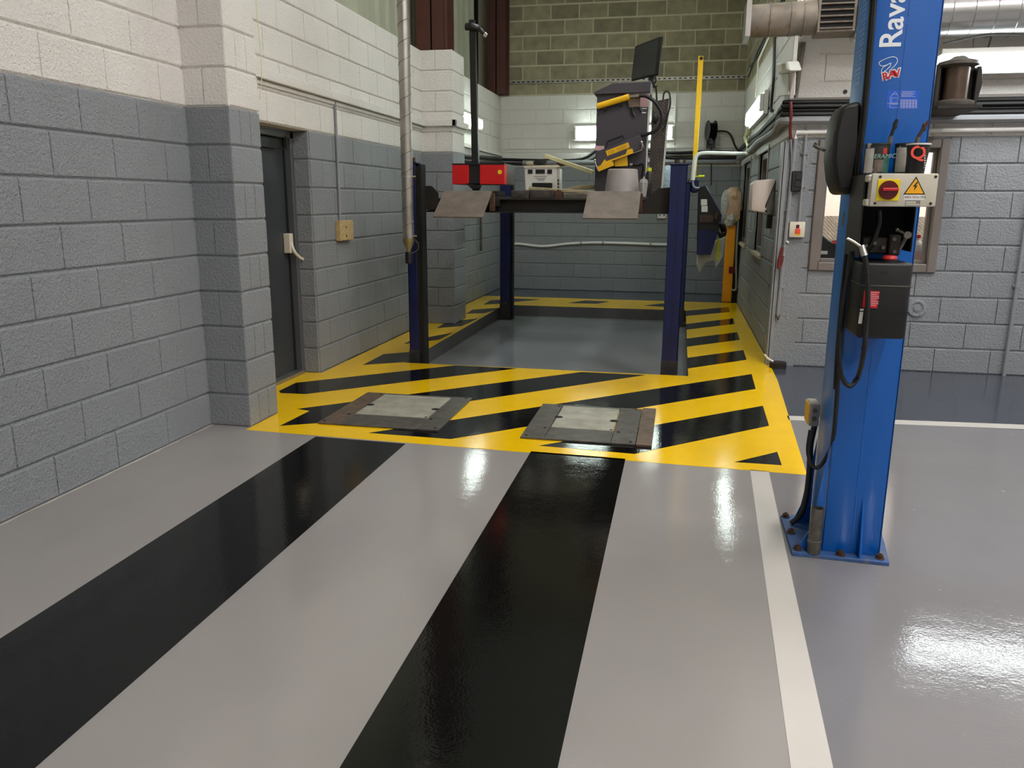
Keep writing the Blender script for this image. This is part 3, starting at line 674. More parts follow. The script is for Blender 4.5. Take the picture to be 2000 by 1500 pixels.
# oil tank
TY = 3.12
tx0, tz1 = xz(1688, 512, TY); tx1, tz0 = xz(1768, 664, TY)
b = MB(); b.box(tx0, tx1, TY, CY0-.001, tz0, tz1); tk = b.build('oil_tank', m_blk, lc, bevel=.012, bseg=3)
zz = tz1-tz0
for k, (fz, mt) in enumerate(((.70, m_dsteel), (.36, m_rub))):
    z = tz0+zz*fz; b = MB(); b.box(tx0-.002, tx1+.002, TY-.002, CY0-.002, z-.002, z+.002); b.build('tank_strap', mt, tk)
px = A(1738, 503, Y=TY+.05)
b = MB(); b.lathe([(.026, -.012), (.026, .008)], (px.x, TY+.05, tz1), seg=20); b.build('cap_neck', m_rub, tk)
b = MB(); b.lathe([(.024, .008), (.026, .012), (.022, .022), (.01, .024)], (px.x, TY+.05, tz1), seg=20); b.build('filler_cap', m_redcap, tk)
q = [xz(1688, 567, TY), xz(1718, 569, TY), xz(1713, 602, TY), xz(1684, 600, TY)]
b = MB(); b.prism([(x, TY-.001, z) for x, z in q], (0, .001, 0)); rl = b.build('red_label', m_red, tk)
b = MB()
for k in range(8): 
    x, z = xz(1698-k*.3, 571+k*3.6, TY); b.box(x, x+.034-.008*(k % 3 == 1), TY-.0014, TY-.001, z-.0012, z+.0012)
b.build('label_lines', m_pink, rl)
q = [xz(1680, 603, TY), xz(1687, 603, TY), xz(1683, 632, TY), xz(1676, 632, TY)]
b = MB(); b.prism([(x, TY-.001, z) for x, z in q], (0, .001, 0)); b.build('white_strip_label', m_wlab, tk)
b = MB(); x, z = xz(1727, 533, TY); b.box(x-.012, x+.012, TY-.0015, TY+.001, z-.006, z+.006); b.build('level_mark', m_dirtysteel, tk)
# hoses
b = MB(); b.tube(px3([(1688, 494), (1693, 530), (1695, 580), (1692, 640), (1687, 690), (1676, 735), (1660, 755), (1645, 740), (1638, 700), (1640, 640), (1650, 560), (1660, 490), (1672, 440)], 3.09)[:5]+px3([(1676, 735), (1660, 754), (1645, 738), (1638, 700), (1641, 640), (1652, 560), (1664, 490)], 3.2), .0095); hz = b.build('hydraulic_hose', m_rub, lc)
b = MB(); b.cyl(A(1683, 480, Y=3.1), A(1689, 500, Y=3.09), .012, seg=12); b.tube(px3([(1655, 465), (1668, 472), (1682, 482)], 3.12), .005); b.build('hose_fitting', m_steel, hz)
b = MB()
for x, y in ((1693, 534), (1694, 606), (1688, 680), (1672, 742)): 
    p = A(x, y, Y=3.09 if y < 700 else 3.2); b.lathe([(.012, -.003), (.012, .003)], p, seg=10)
b.build('cable_tie', m_rub, hz)
b = MB(); b.tube(px3([(1711, -30), (1694, 180), (1682, 290), (1668, 430), (1652, 560), (1641, 680), (1634, 780), (1628, 850)], 3.345)+px3([(1618, 885), (1600, 912), (1586, 908), (1578, 880), (1583, 840)], 3.42), .0085); b.build('edge_cable', m_rub, lc)
b = MB(); b.tube(px3([(1704, -30), (1688, 180), (1660, 430), (1645, 560), (1634, 690), (1630, 760)], 3.36), .006); b.build('edge_cable', m_rub, lc)
# junction box on the rail with its cable
jp = A(1590, 808, X=.60); jy = 3.66
j0 = A(1586, 833, Y=jy); 
jx0, jx1, jz0, jz1 = A(1583, 790, Y=3.6).x, A(1603, 790, Y=3.6).x, A(1590, 833, Y=3.6).z, A(1590, 790, Y=3.6).z
b = MB(); b.box(jx0, jx1, 3.6, 3.72, jz0, jz1); jb = b.build('junction_box', m_jbox, lc, bevel=.004)
b = MB(); b.box(jx0-.003, jx0, 3.605, 3.715, jz0+.005, jz1-.005); b.build('yellow_side', m_ylw, jb)
b = MB()
for z in (.35, .72): b.cyl(((jx0+jx1)/2, 3.6, jz0+(jz1-jz0)*z), ((jx0+jx1)/2, 3.597, jz0+(jz1-jz0)*z), .011, seg=14)
b.build('knockout', m_dsteel, jb)
b = MB(); b.tube(px3([(1592, 828), (1588, 845), (1583, 872), (1580, 930), (1572, 985), (1562, 1008), (1545, 1022)], 3.62), .013); b.build('supply_cable', m_rub, lc)

# things on the column
tz = hz1
def tin(label, xc, side, lab):
    t = thing('paint_tin', label, 'paint tin', (xc, 3.25, tz), 'paint tins on the blue column'); r = .043
    b = MB(); b.lathe([(r, 0), (r, .1), (r+.002, .102), (r+.002, .108), (r-.004, .108), (r-.004, .095)], (xc, 3.25, tz), seg=24, closed=False); b.lathe([(r, 0), (r, .002)], (xc, 3.25, tz), seg=24); b.build('can', m_tinp, t)
    def patch(n, a0, a1, z0, z1, mt, par=t, rr=.0008):
        q = MB(); k = 8; vs = []
        for i in range(k+1):
            a = math.radians(a0+(a1-a0)*i/k); vs += [(xc+(r+rr)*math.cos(a), 3.25+(r+rr)*math.sin(a), tz+z) for z in (z0, z1)]
        q.add(vs, [(2*i, 2*i+2, 2*i+3, 2*i+1) for i in range(k)]); return q.build(n, mt, par)
    return t, patch
t1, pt = tin('black paint tin lettered CERAMIC on the blue column', A(1719, 300, Y=3.2).x, 0, 0)
pt('label_side', 195, 245, .004, .09, m_tinw); pt('label_picture', 250, 290, .006, .05, m_photo); pt('label_foot', 290, 345, .004, .06, m_teal); pt('label_spot', 285, 305, .07, .09, m_redcap)
text('tin_text', 'CERAMIC', .021, (A(1719, 300, Y=3.2).x-.034, 3.25-.0445, tz+.054), (1, 0, .02), (0, 0, 1), m_mint, t1, ext=.0004, shear=.2)
t2, pt = tin('paint tin with white side label and lime patch, behind the paper cup', A(1779, 300, Y=3.2).x, 0, 0)
pt('label_side', 200, 255, .006, .092, m_tinw); pt('label_spot', 270, 320, .065, .1, m_lime)
for lab, pts in (('black paint brush standing in the CERAMIC tin', [(1735, 285), (1740, 266), (1748, 245), (1752, 233)]), ('brown-handled paint brush standing in the tin behind the cup', [(1786, 285), (1793, 268), (1805, 248), (1813, 237)])):
    P = px3(pts, 3.24); t = thing('paint_brush', lab, 'brush', P[0], 'paint brushes')
    b = MB(); b.tube(P[1:], .006, seg=8); b.ball(P[2], .0085, .006, .016); b.build('handle', m_blk if 'black' in lab else m_rust, t)
    b = MB(); b.tube([P[0]-Vector((0, 0, .03)), P[1]], .008, smooth=False); b.build('ferrule', m_dsteel, t)
cx = A(1790, 320, Y=3.12).x; ct = thing('paper_cup', 'black paper cup with white rim and coral letter on the cream isolator box', 'cup', (cx, 3.12, bz1))
b = MB(); b.lathe([(.027, 0), (.038, .098)], (cx, 3.12, bz1), seg=28, closed=False); b.lathe([(.027, .001), (.02, .001)], (cx, 3.12, bz1), seg=28); b.build('cup_body', m_blk, ct)
b = MB(); b.lathe([(.038, .096), (.0405, .098), (.0405, .102), (.037, .102)], (cx, 3.12, bz1), seg=28, closed=False); b.build('rim', m_wlab, ct)
text('cup_letter', 'Q', .062, (cx-.034, 3.12-.040, bz1+.05), (1, 0, 0), (0, .1, 1), m_coral, ct, ext=.0004, off=.001)
b = MB()
for k in range(9): b.box(cx+.017-.0006*k, cx+.021-.0006*k, 3.12-.031+.0006*k-.001*(9-k), 3.12-.029+.0006*k, bz1+.018+k*.008, bz1+.022+k*.008)
b.build('cup_print', m_wlab, ct)

# ------------------------------------------------------------------ four post lift
fp = thing('four_post_lift', 'navy four-post car lift with raised runways standing in the painted recess', 'car lift', (-1.2, 9, RZ))
def post(x0, x1, y0, y1, top, open_right):
    b = MB(); t = .012
    b.box(x0, x1, y0, y0+t, RZ, top)
    b.box(x0, x0+t, y0, y1, RZ, top) if open_right else b.box(x1-t, x1, y0, y1, RZ, top)
    b.box(x0, x1, y1-t, y1, RZ, top)
    p = b.build('post', m_navy, fp, bevel=.004)
    b = MB(); b.box(x0+.015, x1-.02, y0+.02, y1-.02, RZ, top-.02) ; b.build('post_slot', m_void, p)
    b = MB(); b.box(x0-.01, x1+.01, y0-.01, y1+.01, top, top+.012); b.build('cap_plate', m_navy, p, bevel=.002)
    b = MB(); b.cyl((x0+.05, (y0+y1)/2, top+.012), (x0+.05, (y0+y1)/2, top+.045), .022, seg=10); b.build('cable_nut', m_rust, p); b = MB(); b.cyl((x1-.03, (y0+y1)/2, top+.012), (x1-.03, (y0+y1)/2, top+.05), .01, seg=8); b.build('cable_nut', m_rust, p)
    b = MB(); b.box(x0-.004, x1+.004, y0-.004, y1, RZ, .10); b.build('scuffed_foot', m_navyd, p, bevel=.002)
    b = MB(); b.box(x0-.03, x1+.04, y0-.03, y1+.03, RZ, RZ+.012); b.build('foot_plate', m_dirtysteel, p, bevel=.002)
    return p
post(-2.43, -2.34, 7.0, 7.14, 1.79, True)
b = MB(); b.box(-2.335, -2.315, 7.01, 7.03, RZ, 1.76); b.build('post_rail', m_dirtysteel, fp)
b = MB(); b.box(-2.31, -2.285, 7.0, 7.13, RZ, 1.78); b.build('post_rail', m_void, fp)
post(-.105, .035, 7.0, 7.16, 1.765, False)
b = MB(); b.box(-.03, -.026, 6.995, 7.0, -.1, 1.76); b.build('post_seam', m_navy, fp)
post(-2.41, -2.27, 10.8, 10.94, 1.76, True)
b = MB(); b.box(-2.265, -2.235, 10.82, 10.92, RZ, 1.76); b.build('post_rail', m_void, fp)
post(-.06, .1, 10.7, 10.86, 1.70, False)
b = MB(); b.box(.1, .2, 10.7, 10.82, 1.58, 1.75); b.build('post_bracket', m_navy, fp, bevel=.02)
# cross beams: channel section with flanges
for yb in (7.2, 10.6):
    b = MB(); b.box(-2.3, -.1, yb-.05, yb+.05, 1.475, 1.487); b.box(-2.3, -.1, yb-.05, yb+.05, 1.362, 1.374); b.box(-2.3, -.1, yb+.03, yb+.045, 1.374, 1.475)
    b.build('cross_beam', m_dirtysteel, fp, bevel=.002)
b = MB(); b.prism(px3([(822, 363), (843, 363), (856, 377), (856, 410), (822, 410)], 7.1), (0, .012, 0)); b.build('beam_end_plate', m_dirtysteel, fp)
b = MB(); b.prism(px3([(1286, 368), (1311, 366), (1309, 418), (1250, 417), (1252, 398)], 7.1), (0, .012, 0)); b.build('beam_end_plate', m_dirtysteel, fp)
for x0, x1 in ((-2.03, -1.6), (-.775, -.335)):
    b = MB(); b.box(x0, x1, 6.86, 10.9, 1.49, 1.505); b.box(x0, x0+.02, 6.9, 10.9, 1.42, 1.49); b.box(x1-.02, x1, 6.9, 10.9, 1.42, 1.49); rw = b.build('runway', m_dirtysteel, fp)
    b = MB(); b.prism([(x0, 6.855, 1.55), (x1, 6.855, 1.55), (x1, 6.5, 1.335), (x0, 6.5, 1.335)], (0, .006, -.01)); b.build('ramp', m_ramp, rw, bevel=.002)
    b = MB(); b.cyl((x0+.02, 6.87, 1.53), (x1-.02, 6.87, 1.53), .014, seg=10); b.box(x1-.02, x1+.015, 6.84, 6.9, 1.38, 1.53); b.build('ramp_hinge', m_rust, rw)
# hydraulic power unit on the far right post
PY = 10.75
b = MB(); b.prism(px3([(1364, 366), (1379, 362), (1410, 420), (1408, 432), (1403, 452), (1388, 498), (1361, 498), (1362, 440)], PY), (0, .18, 0)); pu = b.build('power_unit', m_navy, fp, bevel=.006)
b = MB(); b.prism(px3([(1365, 368), (1378, 364), (1408, 421), (1404, 452), (1363, 448)], PY-.006), (0, .008, 0)); b.build('control_face', m_blk, pu)
for q in (((1369, 389), (1381, 389), (1381, 401), (1369, 401)), ((1370, 402), (1382, 402), (1382, 414), (1370, 414)), ((1374, 423), (1382, 423), (1382, 430), (1374, 430))):
    b = MB(); b.prism(px3(q, PY-.008), (0, .002, 0)); b.build('label', m_wlab, pu)
b = MB(); b.prism(px3([(1367, 420), (1393, 420), (1393, 434), (1367, 434)], PY-.03), (0, .03, 0)); b.cyl(A(1400, 414, Y=PY-.03), A(1398, 428, Y=PY-.03), .03, seg=12); b.build('pump_motor', m_copper, pu)
b = MB()
for k in range(5): b.tube(px3([(1404, 436), (1414, 440+k*5), (1418, 452), (1408, 456+k*2), (1402, 452)], PY+.03*k-.05), .012)
b.build('hose_coil', m_rub, pu)

# yellow measuring bar on top of the far right post
yb = thing('yellow_bar', 'tall upright yellow steel bar with a hole at its top above the lift post', 'bar', A(1353, 347, Y=10.75))
b = MB(); b.prism(px3([(1364, 109), (1374.5, 109), (1359.5, 347), (1351, 347)], 10.75), (0, .03, 0)); b.build('bar', m_ylw, yb, bevel=.003)
p = A(1369.5, 114, Y=10.75); b = MB(); b.cyl(p-Vector((0, .002, 0)), p+Vector((0, .03, 0)), .022, seg=14); b.build('hole', m_dirtysteel, yb)
b = MB(); p = A(1358, 345, Y=10.75); q = A(1376, 344, Y=10.75); b.cyl(p, p.lerp(q, .4), .008, seg=8); b.cyl(p.lerp(q, .35), q, .016, .016, seg=10); b.build('pin', m_hivis, yb)

# orange post by the right wall, wrapped head
op = thing('orange_post', 'orange-yellow machine post with a plastic-wrapped head in the far right corner', 'machine', (.76, 12.35, 0))
b = MB(); b.box(.665, .80, 12.28, 12.45, 0.0, 1.3); b.build('post', m_orange, op, bevel=.012)
b = MB(); b.box(.81, .87, 12.3, 12.46, 0.0, 1.35); b.build('rear_channel', m_void, op)
b = MB(); q0 = A(1424, 521, Y=12.27); q1 = A(1434, 534, Y=12.27); b.box(q0.x, q1.x+.01, 12.262, 12.285, q1.z, q0.z); b.build('reflector', m_dred, op)
b = MB(); b.box(.64, .84, 12.22, 12.5, 1.22, 1.62); b.ball((.74, 12.36, 1.55), .12, .16, .14, jit=.08); b.build('wrapped_head', m_filmo, op, bevel=.05, bseg=2)
b = MB(); b.ball((.63, 12.3, 1.42), .07, .1, .22, jit=.12); b.ball((.72, 12.3, 1.22), .09, .12, .12, jit=.15); b.build('plastic_wrap', m_film, op)
b = MB(); b.box(.655, .82, 12.23, 12.47, 1.2, 1.25); b.build('tape', m_hivis, op, bevel=.01)
b = MB(); b.tube(px3([(1429, 566), (1437, 565), (1438, 545), (1438, 500), (1442, 430)], 12.25), .015); b.build('cable', m_greyp, op)
b = MB()
pts = px3([(1362, 490), (1385, 497), (1397, 470), (1417, 462), (1412, 500), (1398, 525), (1395, 508), (1378, 512), (1366, 533), (1360, 515)], 10.93)
b.prism(pts, (0, .05, 0)); rg = tag(b.build('plastic_sheet', m_rag, bevel=.01), 'crumpled white plastic sheet hanging beside the orange post', 'plastic sheet')
b = MB(); b.prism(px3([(1401, 467), (1406, 467), (1404, 508), (1398, 508)], 10.92), (0, .008, 0)); b.build('yellow_stripe', m_hivis, rg)

# ------------------------------------------------------------------ things on the lift
RT = 1.505
cb = thing('tester_cabinet', 'tall plum-grey tester cabinet with sloping hood on the right-hand runway', 'cabinet', (-.57, 7.75, RT))
CY = 7.6
k0, k1 = A(1163, 300, Y=CY).x, A(1262, 300, Y=CY).x; ztop = A(1200, 183, Y=CY).z
b = MB(); b.box(k0, k1, CY, CY+.4, RT, ztop); b.build('body', m_cab, cb, bevel=.004)
b = MB(); b.prism(px3([(1160, 184), (1160, 180), (1197, 162), (1272, 158.5), (1270, 180)], CY-.04), (0, .46, 0)); b.build('hood', m_cab, cb, bevel=.003)
b = MB(); b.box(k1, k1+.012, CY+.0, CY+.03, RT, ztop+.1); b.build('door_edge', m_lampbody, cb)
def pxbox(px, Y, d, name, mat, par, bevel=0):
    q = MB(); q.prism(px3(px, Y), (0, d, 0)); return q.build(name, mat, par, bevel=bevel)
pxbox([(1251, 180), (1268, 180), (1266, 209), (1250, 209)], CY-.004, .005, 'pink_sheet', m_pink, cb)
pxbox([(1162, 285), (1180, 285), (1180, 296), (1162, 293)], CY-.004, .005, 'pink_sheet', m_pink, cb)
pxbox([(1223, 183), (1250, 181), (1250, 208), (1229, 210)], CY-.03, .03, 'holder_plate', m_pframe2, cb)
pxbox([(1254, 211), (1264, 211), (1263, 213), (1254, 213)], CY-.002, .003, 'badge', m_lett, cb); pxbox([(1254, 219), (1262, 219), (1262, 221), (1254, 221)], CY-.002, .003, 'badge', m_lett, cb)
b = MB(); b.tube(px3([(1235, 205), (1236, 220), (1240, 227)], CY-.02), .01); b.tube(px3([(1246, 200), (1250, 212), (1254, 218)], CY-.02), .01); b.build('hanging_hook', m_blk, cb)
pxbox([(1230, 319), (1236, 319), (1236, 323), (1230, 323)], CY-.01, .01, 'cable_socket', m_wlab, cb)
b = MB(); b.tube(px3([(1236, 321), (1245, 323), (1256, 320), (1257, 332), (1254, 345)], CY-.015), .008); b.build('socket_cable', m_rub, cb)
# yellow probe handle
pr = thing('yellow_probe', 'yellow cylindrical probe clipped across the upper front of the plum-grey cabinet', 'probe', A(1198, 203, Y=CY-.05))
b = MB(); b.cyl(A(1166, 208, Y=CY-.05), A(1229, 189, Y=CY-.05), .027, seg=16); b.build('barrel', m_ylw, pr, bevel=.004)
b = MB(); b.cyl(A(1229, 189, Y=CY-.05), A(1248, 187, Y=CY-.05), .012, seg=8); b.build('nozzle', m_steel, pr)
b = MB(); b.tube(px3([(1248, 187), (1262, 188), (1278, 198), (1290, 215), (1293, 232), (1286, 250), (1270, 260), (1250, 265)], CY-.06), .016); b.build('hose', m_rub, pr)
b = MB(); b.box(A(1180, 213, Y=CY).x, A(1186, 213, Y=CY).x, CY-.04, CY, A(1180, 216, Y=CY).z, A(1180, 206, Y=CY).z); b.box(A(1210, 205, Y=CY).x, A(1216, 205, Y=CY).x, CY-.04, CY, A(1212, 207, Y=CY).z, A(1212, 198, Y=CY).z); b.build('clip', m_blk, pr)
# tilted black and yellow unit
un = thing('analyser_unit', 'black unit with yellow side rails hung at a slant on the lower cabinet front', 'analyser', A(1208, 300, Y=CY-.1))
UY = CY-.17
pxbox([(1163, 297), (1250, 264), (1257, 288), (1166, 329)], UY, .15, 'body', m_cab, un, .004)
pxbox([(1182, 301), (1227, 278), (1231, 289), (1186, 305)][:0] or [(1183, 295), (1227, 278), (1230, 288), (1186, 305)], UY-.004, .005, 'yellow_label', m_ylw, un)
pxbox([(1173, 323), (1181, 311), (1184, 315), (1222, 301), (1225, 292), (1235, 290), (1237, 299), (1193, 315), (1198, 317)], UY-.02, .02, 'yellow_rail', m_ylw, un)
pxbox([(1167, 325), (1197, 315), (1199, 323), (1169, 335)], UY-.03, .03, 'yellow_rail', m_ylw, un)
pxbox([(1199, 312), (1225, 304), (1226, 324), (1201, 325)], UY+.03, .02, 'yellow_bracket', m_ylw, un)
b = MB(); b.tube(px3([(1183, 290), (1186, 277), (1216, 265), (1219, 271)], UY+.05), .008, smooth=False); b.build('carry_handle', m_blk, un)
b = MB(); b.tube(px3([(1253, 279), (1255, 284), (1253, 293), (1237, 299)], UY-.02), .006, smooth=False); b.tube(px3([(1162, 314), (1164, 322), (1168, 333)], UY-.02), .006, smooth=False); b.ball(A(1162, 313, Y=UY-.02), .012); b.ball(A(1253, 278, Y=UY-.02), .012); b.build('wire_bail', m_steel, un)
b = MB()
for k in range(3): b.tube(px3([(1187+k, 297+k*3), (1200, 292+k*3)], UY-.005), .0012, smooth=False); b.tube(px3([(1204+k, 290.5+k*3), (1224, 283+k*2.5)], UY-.005), .0012, smooth=False)
b.build('label_print', m_rust, un)
# monitor on top
mo = thing('monitor', 'thin dark flat monitor turned aside on top of the plum-grey cabinet', 'monitor', A(1275, 160, Y=7.9))
c4 = [A(1232, 158, Y=8.1), A(1240, 90, Y=8.1), A(1291, 70, Y=7.78), A(1282, 146, Y=7.78)]
nn = (c4[1]-c4[0]).cross(c4[3]-c4[0]).normalized(); nn = nn if nn.y > 0 else -nn
b = MB(); b.prism(c4, nn*.03); b.build('case', m_blk, mo, bevel=.006)
cc = sum(c4, Vector())/4; b = MB(); b.prism([cc+(p-cc)*Vector((1, 1, 1)).x*.9-nn*.002 for p in c4], nn*.004); b.build('screen', m_screen, mo)
b = MB(); b.box(A(1267, 152, Y=7.9).x, A(1275, 152, Y=7.9).x, 7.9, 7.96, ztop+.05, A(1270, 140, Y=7.9).z); b.build('stand', m_blk, mo)
b = MB(); b.tube(px3([(1279, 147), (1281, 158), (1276, 166), (1281, 172), (1283, 200)], 7.95), .008); b.tube(px3([(1277, 150), (1275, 170), (1284, 168)], 7.95), .006); b.build('monitor_cable', m_rub, mo)
# tread plate panel with a hanging lead
tp = thing('tread_plate_panel', 'grimy tread-plate panel standing upright behind the plum-grey cabinet', 'panel', (-.25, 8.4, RT))
pxbox([(1274, 199), (1307, 192), (1291, 380), (1266, 380)], 8.4, .02, 'panel', m_treadp, tp)
pxbox([(1306, 192), (1310, 191), (1293, 380), (1290, 380)], 8.39, .04, 'panel_edge', m_lampbody, tp)
b = MB(); b.tube(px3([(1295, 195), (1297, 182), (1303, 178), (1308, 185), (1309, 205), (1304, 225), (1300, 245), (1292, 255)], 8.36), .008); b.ball(A(1280, 232, Y=8.36), .03, .02, .045); b.build('lead', m_rub, tp)
# headlamp tester
ht = thing('headlamp_tester', 'red headlamp tester box on a tall black mast on the left-hand runway', 'tester', (-1.86, 7.45, RT))
HYY = 7.4
pxbox([(918, 62), (931, 62), (935, 372), (922, 372)][:0] or [(916, 58), (928, 58), (935.5, 372), (922, 372)], HYY, .05, 'mast', m_blk, ht, .004)
b = MB(); p = A(921, 52, Y=HYY); b.box(p.x-.025, p.x+.025, HYY, HYY+.05, p.z-.02, p.z+.06); b.cyl(A(909, 52, Y=HYY+.02), A(924, 53, Y=HYY+.02), .032, seg=12); b.cyl(A(920, 52, Y=HYY), A(936, 56, Y=HYY), .038, .03, seg=10); b.tube(px3([(934, 55), (946, 66)], HYY), .022, smooth=False); hd = b.build('mast_head', m_blk, ht, bevel=.004)
b = MB(); b.tube(px3([(946, 66), (950, 70)], HYY), .018, smooth=False); b.build('lens_tip', m_steel, hd)
x0, x1 = A(883, 330, Y=HYY-.06).x, A(985, 330, Y=HYY-.06).x; z0, z1 = A(930, 360, Y=HYY-.06).z, A(930, 319, Y=HYY-.06).z
b = MB(); b.box(x0, x1, HYY+.052, HYY+.40, z0, z1); bx = b.build('optic_box', m_dsteel, ht, bevel=.004)
xm0, xm1 = A(915, 340, Y=HYY-.06).x, A(937, 340, Y=HYY-.06).x
b = MB(); b.box(x0, xm0, HYY-.06, HYY+.052, z0, z1-.012); b.build('red_panel', m_bred, bx, bevel=.003)
b = MB(); b.box(xm1, x1, HYY-.06, HYY+.052, z0, z1-.012); b.build('red_panel', m_bred, bx, bevel=.003)
b = MB(); b.box(x0, x1, HYY-.062, HYY+.052, z1-.012, z1); b.build('top_edge', m_blk, bx)
b = MB(); b.box(xm0, xm1, HYY-.04, HYY, z0+.01, z1-.012); b.build('carriage', m_blk, bx)
p = A(976, 336, Y=HYY-.065); b = MB(); b.cyl(p, p+Vector((0, .006, 0)), .02, seg=12); b.build('yellow_sticker', m_ylab, bx)
b = MB(); b.prism([A(909, 357, Y=HYY-.1), A(939, 363, Y=HYY-.1), A(935, 368, Y=HYY-.1), A(920, 368, Y=HYY-.1)], (0, .05, 0)); b.build('handle', m_blk, ht)
b = MB(); b.box(-2.02, -1.65, HYY-.1, HYY+.2, RT, RT+.05); b.build('base', m_blk, ht, bevel=.006)
# upturned bucket, clear cup
bp0 = A(1214, 372, Y=7.05); zb0 = RT
r0 = (A(1248, 365, Y=7.05).x-A(1180, 365, Y=7.05).x)/2; r1 = (A(1245, 331, Y=7.05).x-A(1184, 331, Y=7.05).x)/2*.96; zt = A(1214, 330, Y=7.05).z
b = MB(); b.lathe([(r0, 0), (r0, .03), (r1, zt-zb0-.006), (r1-.012, zt-zb0)], (bp0.x, 7.1, zb0), seg=32); bk = tag(b.build('upturned_bucket', m_bucket), 'dusty grey bucket turned upside down in front of the plum-grey cabinet', 'bucket')
p = A(1254, 372, Y=6.95); ct = thing('clear_cup', 'clear plastic cup with a white straw beside the upturned bucket', 'cup', (p.x+.01, 6.97, RT))
b = MB(); b.lathe([(.026, 0), (.036, .11), (.038, .115), (.03, .14), (.012, .15)], (p.x+.01, 6.97, RT), seg=20); b.build('cup_body', m_cap, ct)
b = MB(); b.tube([(p.x+.005, 6.97, RT+.02), A(1258, 345, Y=6.97)], .005, smooth=False); b.build('straw', m_wlab, ct)
# black bottle beside
for nm, lab, cx_, mt, hh in (('spray_can', 'dark spray can with yellow cap by the cabinet foot', 1266, m_blk, .2),):
    p = A(cx_, 372, Y=7.3); t = thing(nm, lab, 'can', (p.x, 7.3, RT)); b = MB(); b.lathe([(.03, 0), (.03, hh), (.018, hh+.02)], (p.x, 7.3, RT)); b.build('body', mt, t)
    b = MB(); b.lathe([(.022, hh+.02), (.022, hh+.05)], (p.x, 7.3, RT)); b.build('cap', m_hivis, t)
p = A(1303, 372, Y=8.8); b = MB(); b.ball((p.x, 8.85, RT+.17), .075, .06, .17, jit=.07); bb = tag(b.build('plastic_bag', m_bluebag, bevel=0), 'pale blue plastic bag standing behind the front right lift post', 'bag')
p = A(1289, 372, Y=8.6); b = MB(); b.lathe([(.03, 0), (.03, .14), (.012, .17), (.012, .2)], (p.x, 8.6, RT)); tag(b.build('green_bottle', m_green), 'small green bottle beside the pale blue bag', 'bottle')
# jacking beam, planks, timber blocks, printer
jbm = thing('jacking_beam', 'dark jacking beam laid across between the two runways', 'jacking beam', (-1.18, 8.9, RT))
b = MB(); b.box(-1.75, -.65, 8.75, 9.05, RT, RT+.05); b.build('beam', m_dirtysteel, jbm, bevel=.004)
b = MB(); b.box(-1.1, -.8, 8.74, 8.75, RT+.012, RT+.03); b.build('slot', m_void, jbm)
tb = 1.487
for k, (xa, xb_, ya, yb_) in enumerate(((997, 1033, 371.5, 388), (1034, 1082, 371, 388))):
    q0, q1 = A(xa, 380, Y=7.16).x, A(xb_, 380, Y=7.16).x; z1 = A(xa, ya, Y=7.16).z
    b = MB(); b.box(q0, q1, 7.16, 7.24, tb, z1); o = b.build('timber_block', m_timb, bevel=.012, bseg=2)
    tag(o, ('shorter' if k == 0 else 'longer')+' dark worn timber block on the front cross beam', 'timber block', 'timber blocks')
b = MB(); b.box(A(1083, 380, Y=7.16).x, A(1098, 380, Y=7.16).x, 7.165, 7.23, tb, tb+.06); b.cyl((A(1090, 380, Y=7.16).x, 7.16, tb+.05), (A(1090, 380, Y=7.16).x, 7.23, tb+.05), .028, seg=12); tag(b.build('roller_end', m_rust), 'small rusty roller on the front cross beam beside the longer timber block', 'roller')
b = MB(); b.box(A(1100, 380, Y=7.16).x, A(1152, 380, Y=7.16).x, 7.16, 7.22, tb, tb+.045); o = tag(b.build('steel_bar', m_pframe, bevel=.004), 'flat steel bar on the front cross beam left of the right ramp', 'bar')
for n, (xa, ya, xb_, yb_, Y, lab, r) in enumerate(((1036, 368, 1160, 376, 7.35, 'long pale plank lying above the timber blocks', .014), (1064, 304, 1159, 337, 8.2, 'cream rod leaning against the plum-grey cabinet', .02))):
    a, c = A(xa, ya, Y=Y), A(xb_, yb_, Y=Y-.1); dd = (c-a); up_ = Vector((0, 0, 1)); sd = dd.cross(up_).normalized(); nn_ = sd.cross(dd).normalized()
    b = MB(); b.obox((a+c)/2, dd/2, sd*(.05 if n == 0 else .02), nn_*r); tag(b.build('plank' if n == 0 else 'cream_rod', m_plank if n == 0 else m_ivory, bevel=.004), lab, 'plank' if n == 0 else 'rod')
b = MB(); q = px3([(1100, 371), (1128, 362), (1160, 361), (1160, 368), (1110, 371)], 7.9); b.prism(q, (0, .1, 0)); tag(b.build('folded_mat', m_plank, bevel=.004), 'thin dusty folded mat lying against the foot of the cabinet', 'mat')
pn = thing('white_crate', 'white moulded case with black corner pads and black pouch on the jacking beam', 'case', (-1.5, 8.85, RT+.05))
PYY = 8.78
pxbox([(1024, 327), (1087, 325), (1088, 372), (1026, 372)], PYY, .2, 'body', m_wlab, pn, .006)
pxbox([(1088, 326), (1094, 330), (1094, 371), (1088, 372)], PYY+.02, .15, 'side_edge', m_lampbody, pn, .003)
for a, c in ((1031, 1040), (1046, 1064), (1069, 1078)): pxbox([(a, 331), (c, 331), (c, 339), (a, 339)], PYY-.008, .01, 'black_pad', m_blk, pn)
pxbox([(1039, 357), (1078, 357), (1078, 370), (1039, 370)], PYY-.04, .04, 'pouch', m_blk, pn, .006)
for k, (a, c, y) in enumerate(((1042, 1068, 344), (1046, 1066, 348), (1050, 1063, 351))): pxbox([(a, y), (c, y), (c, y+1.2), (a, y+1.2)], PYY-.002, .003, 'print', m_inkg, pn)
for y in (350, 357, 364): pxbox([(1089, y), (1091.5, y), (1091.5, y+4), (1089, y+4)], PYY+.012, .01, 'side_mark', m_ink, pn)
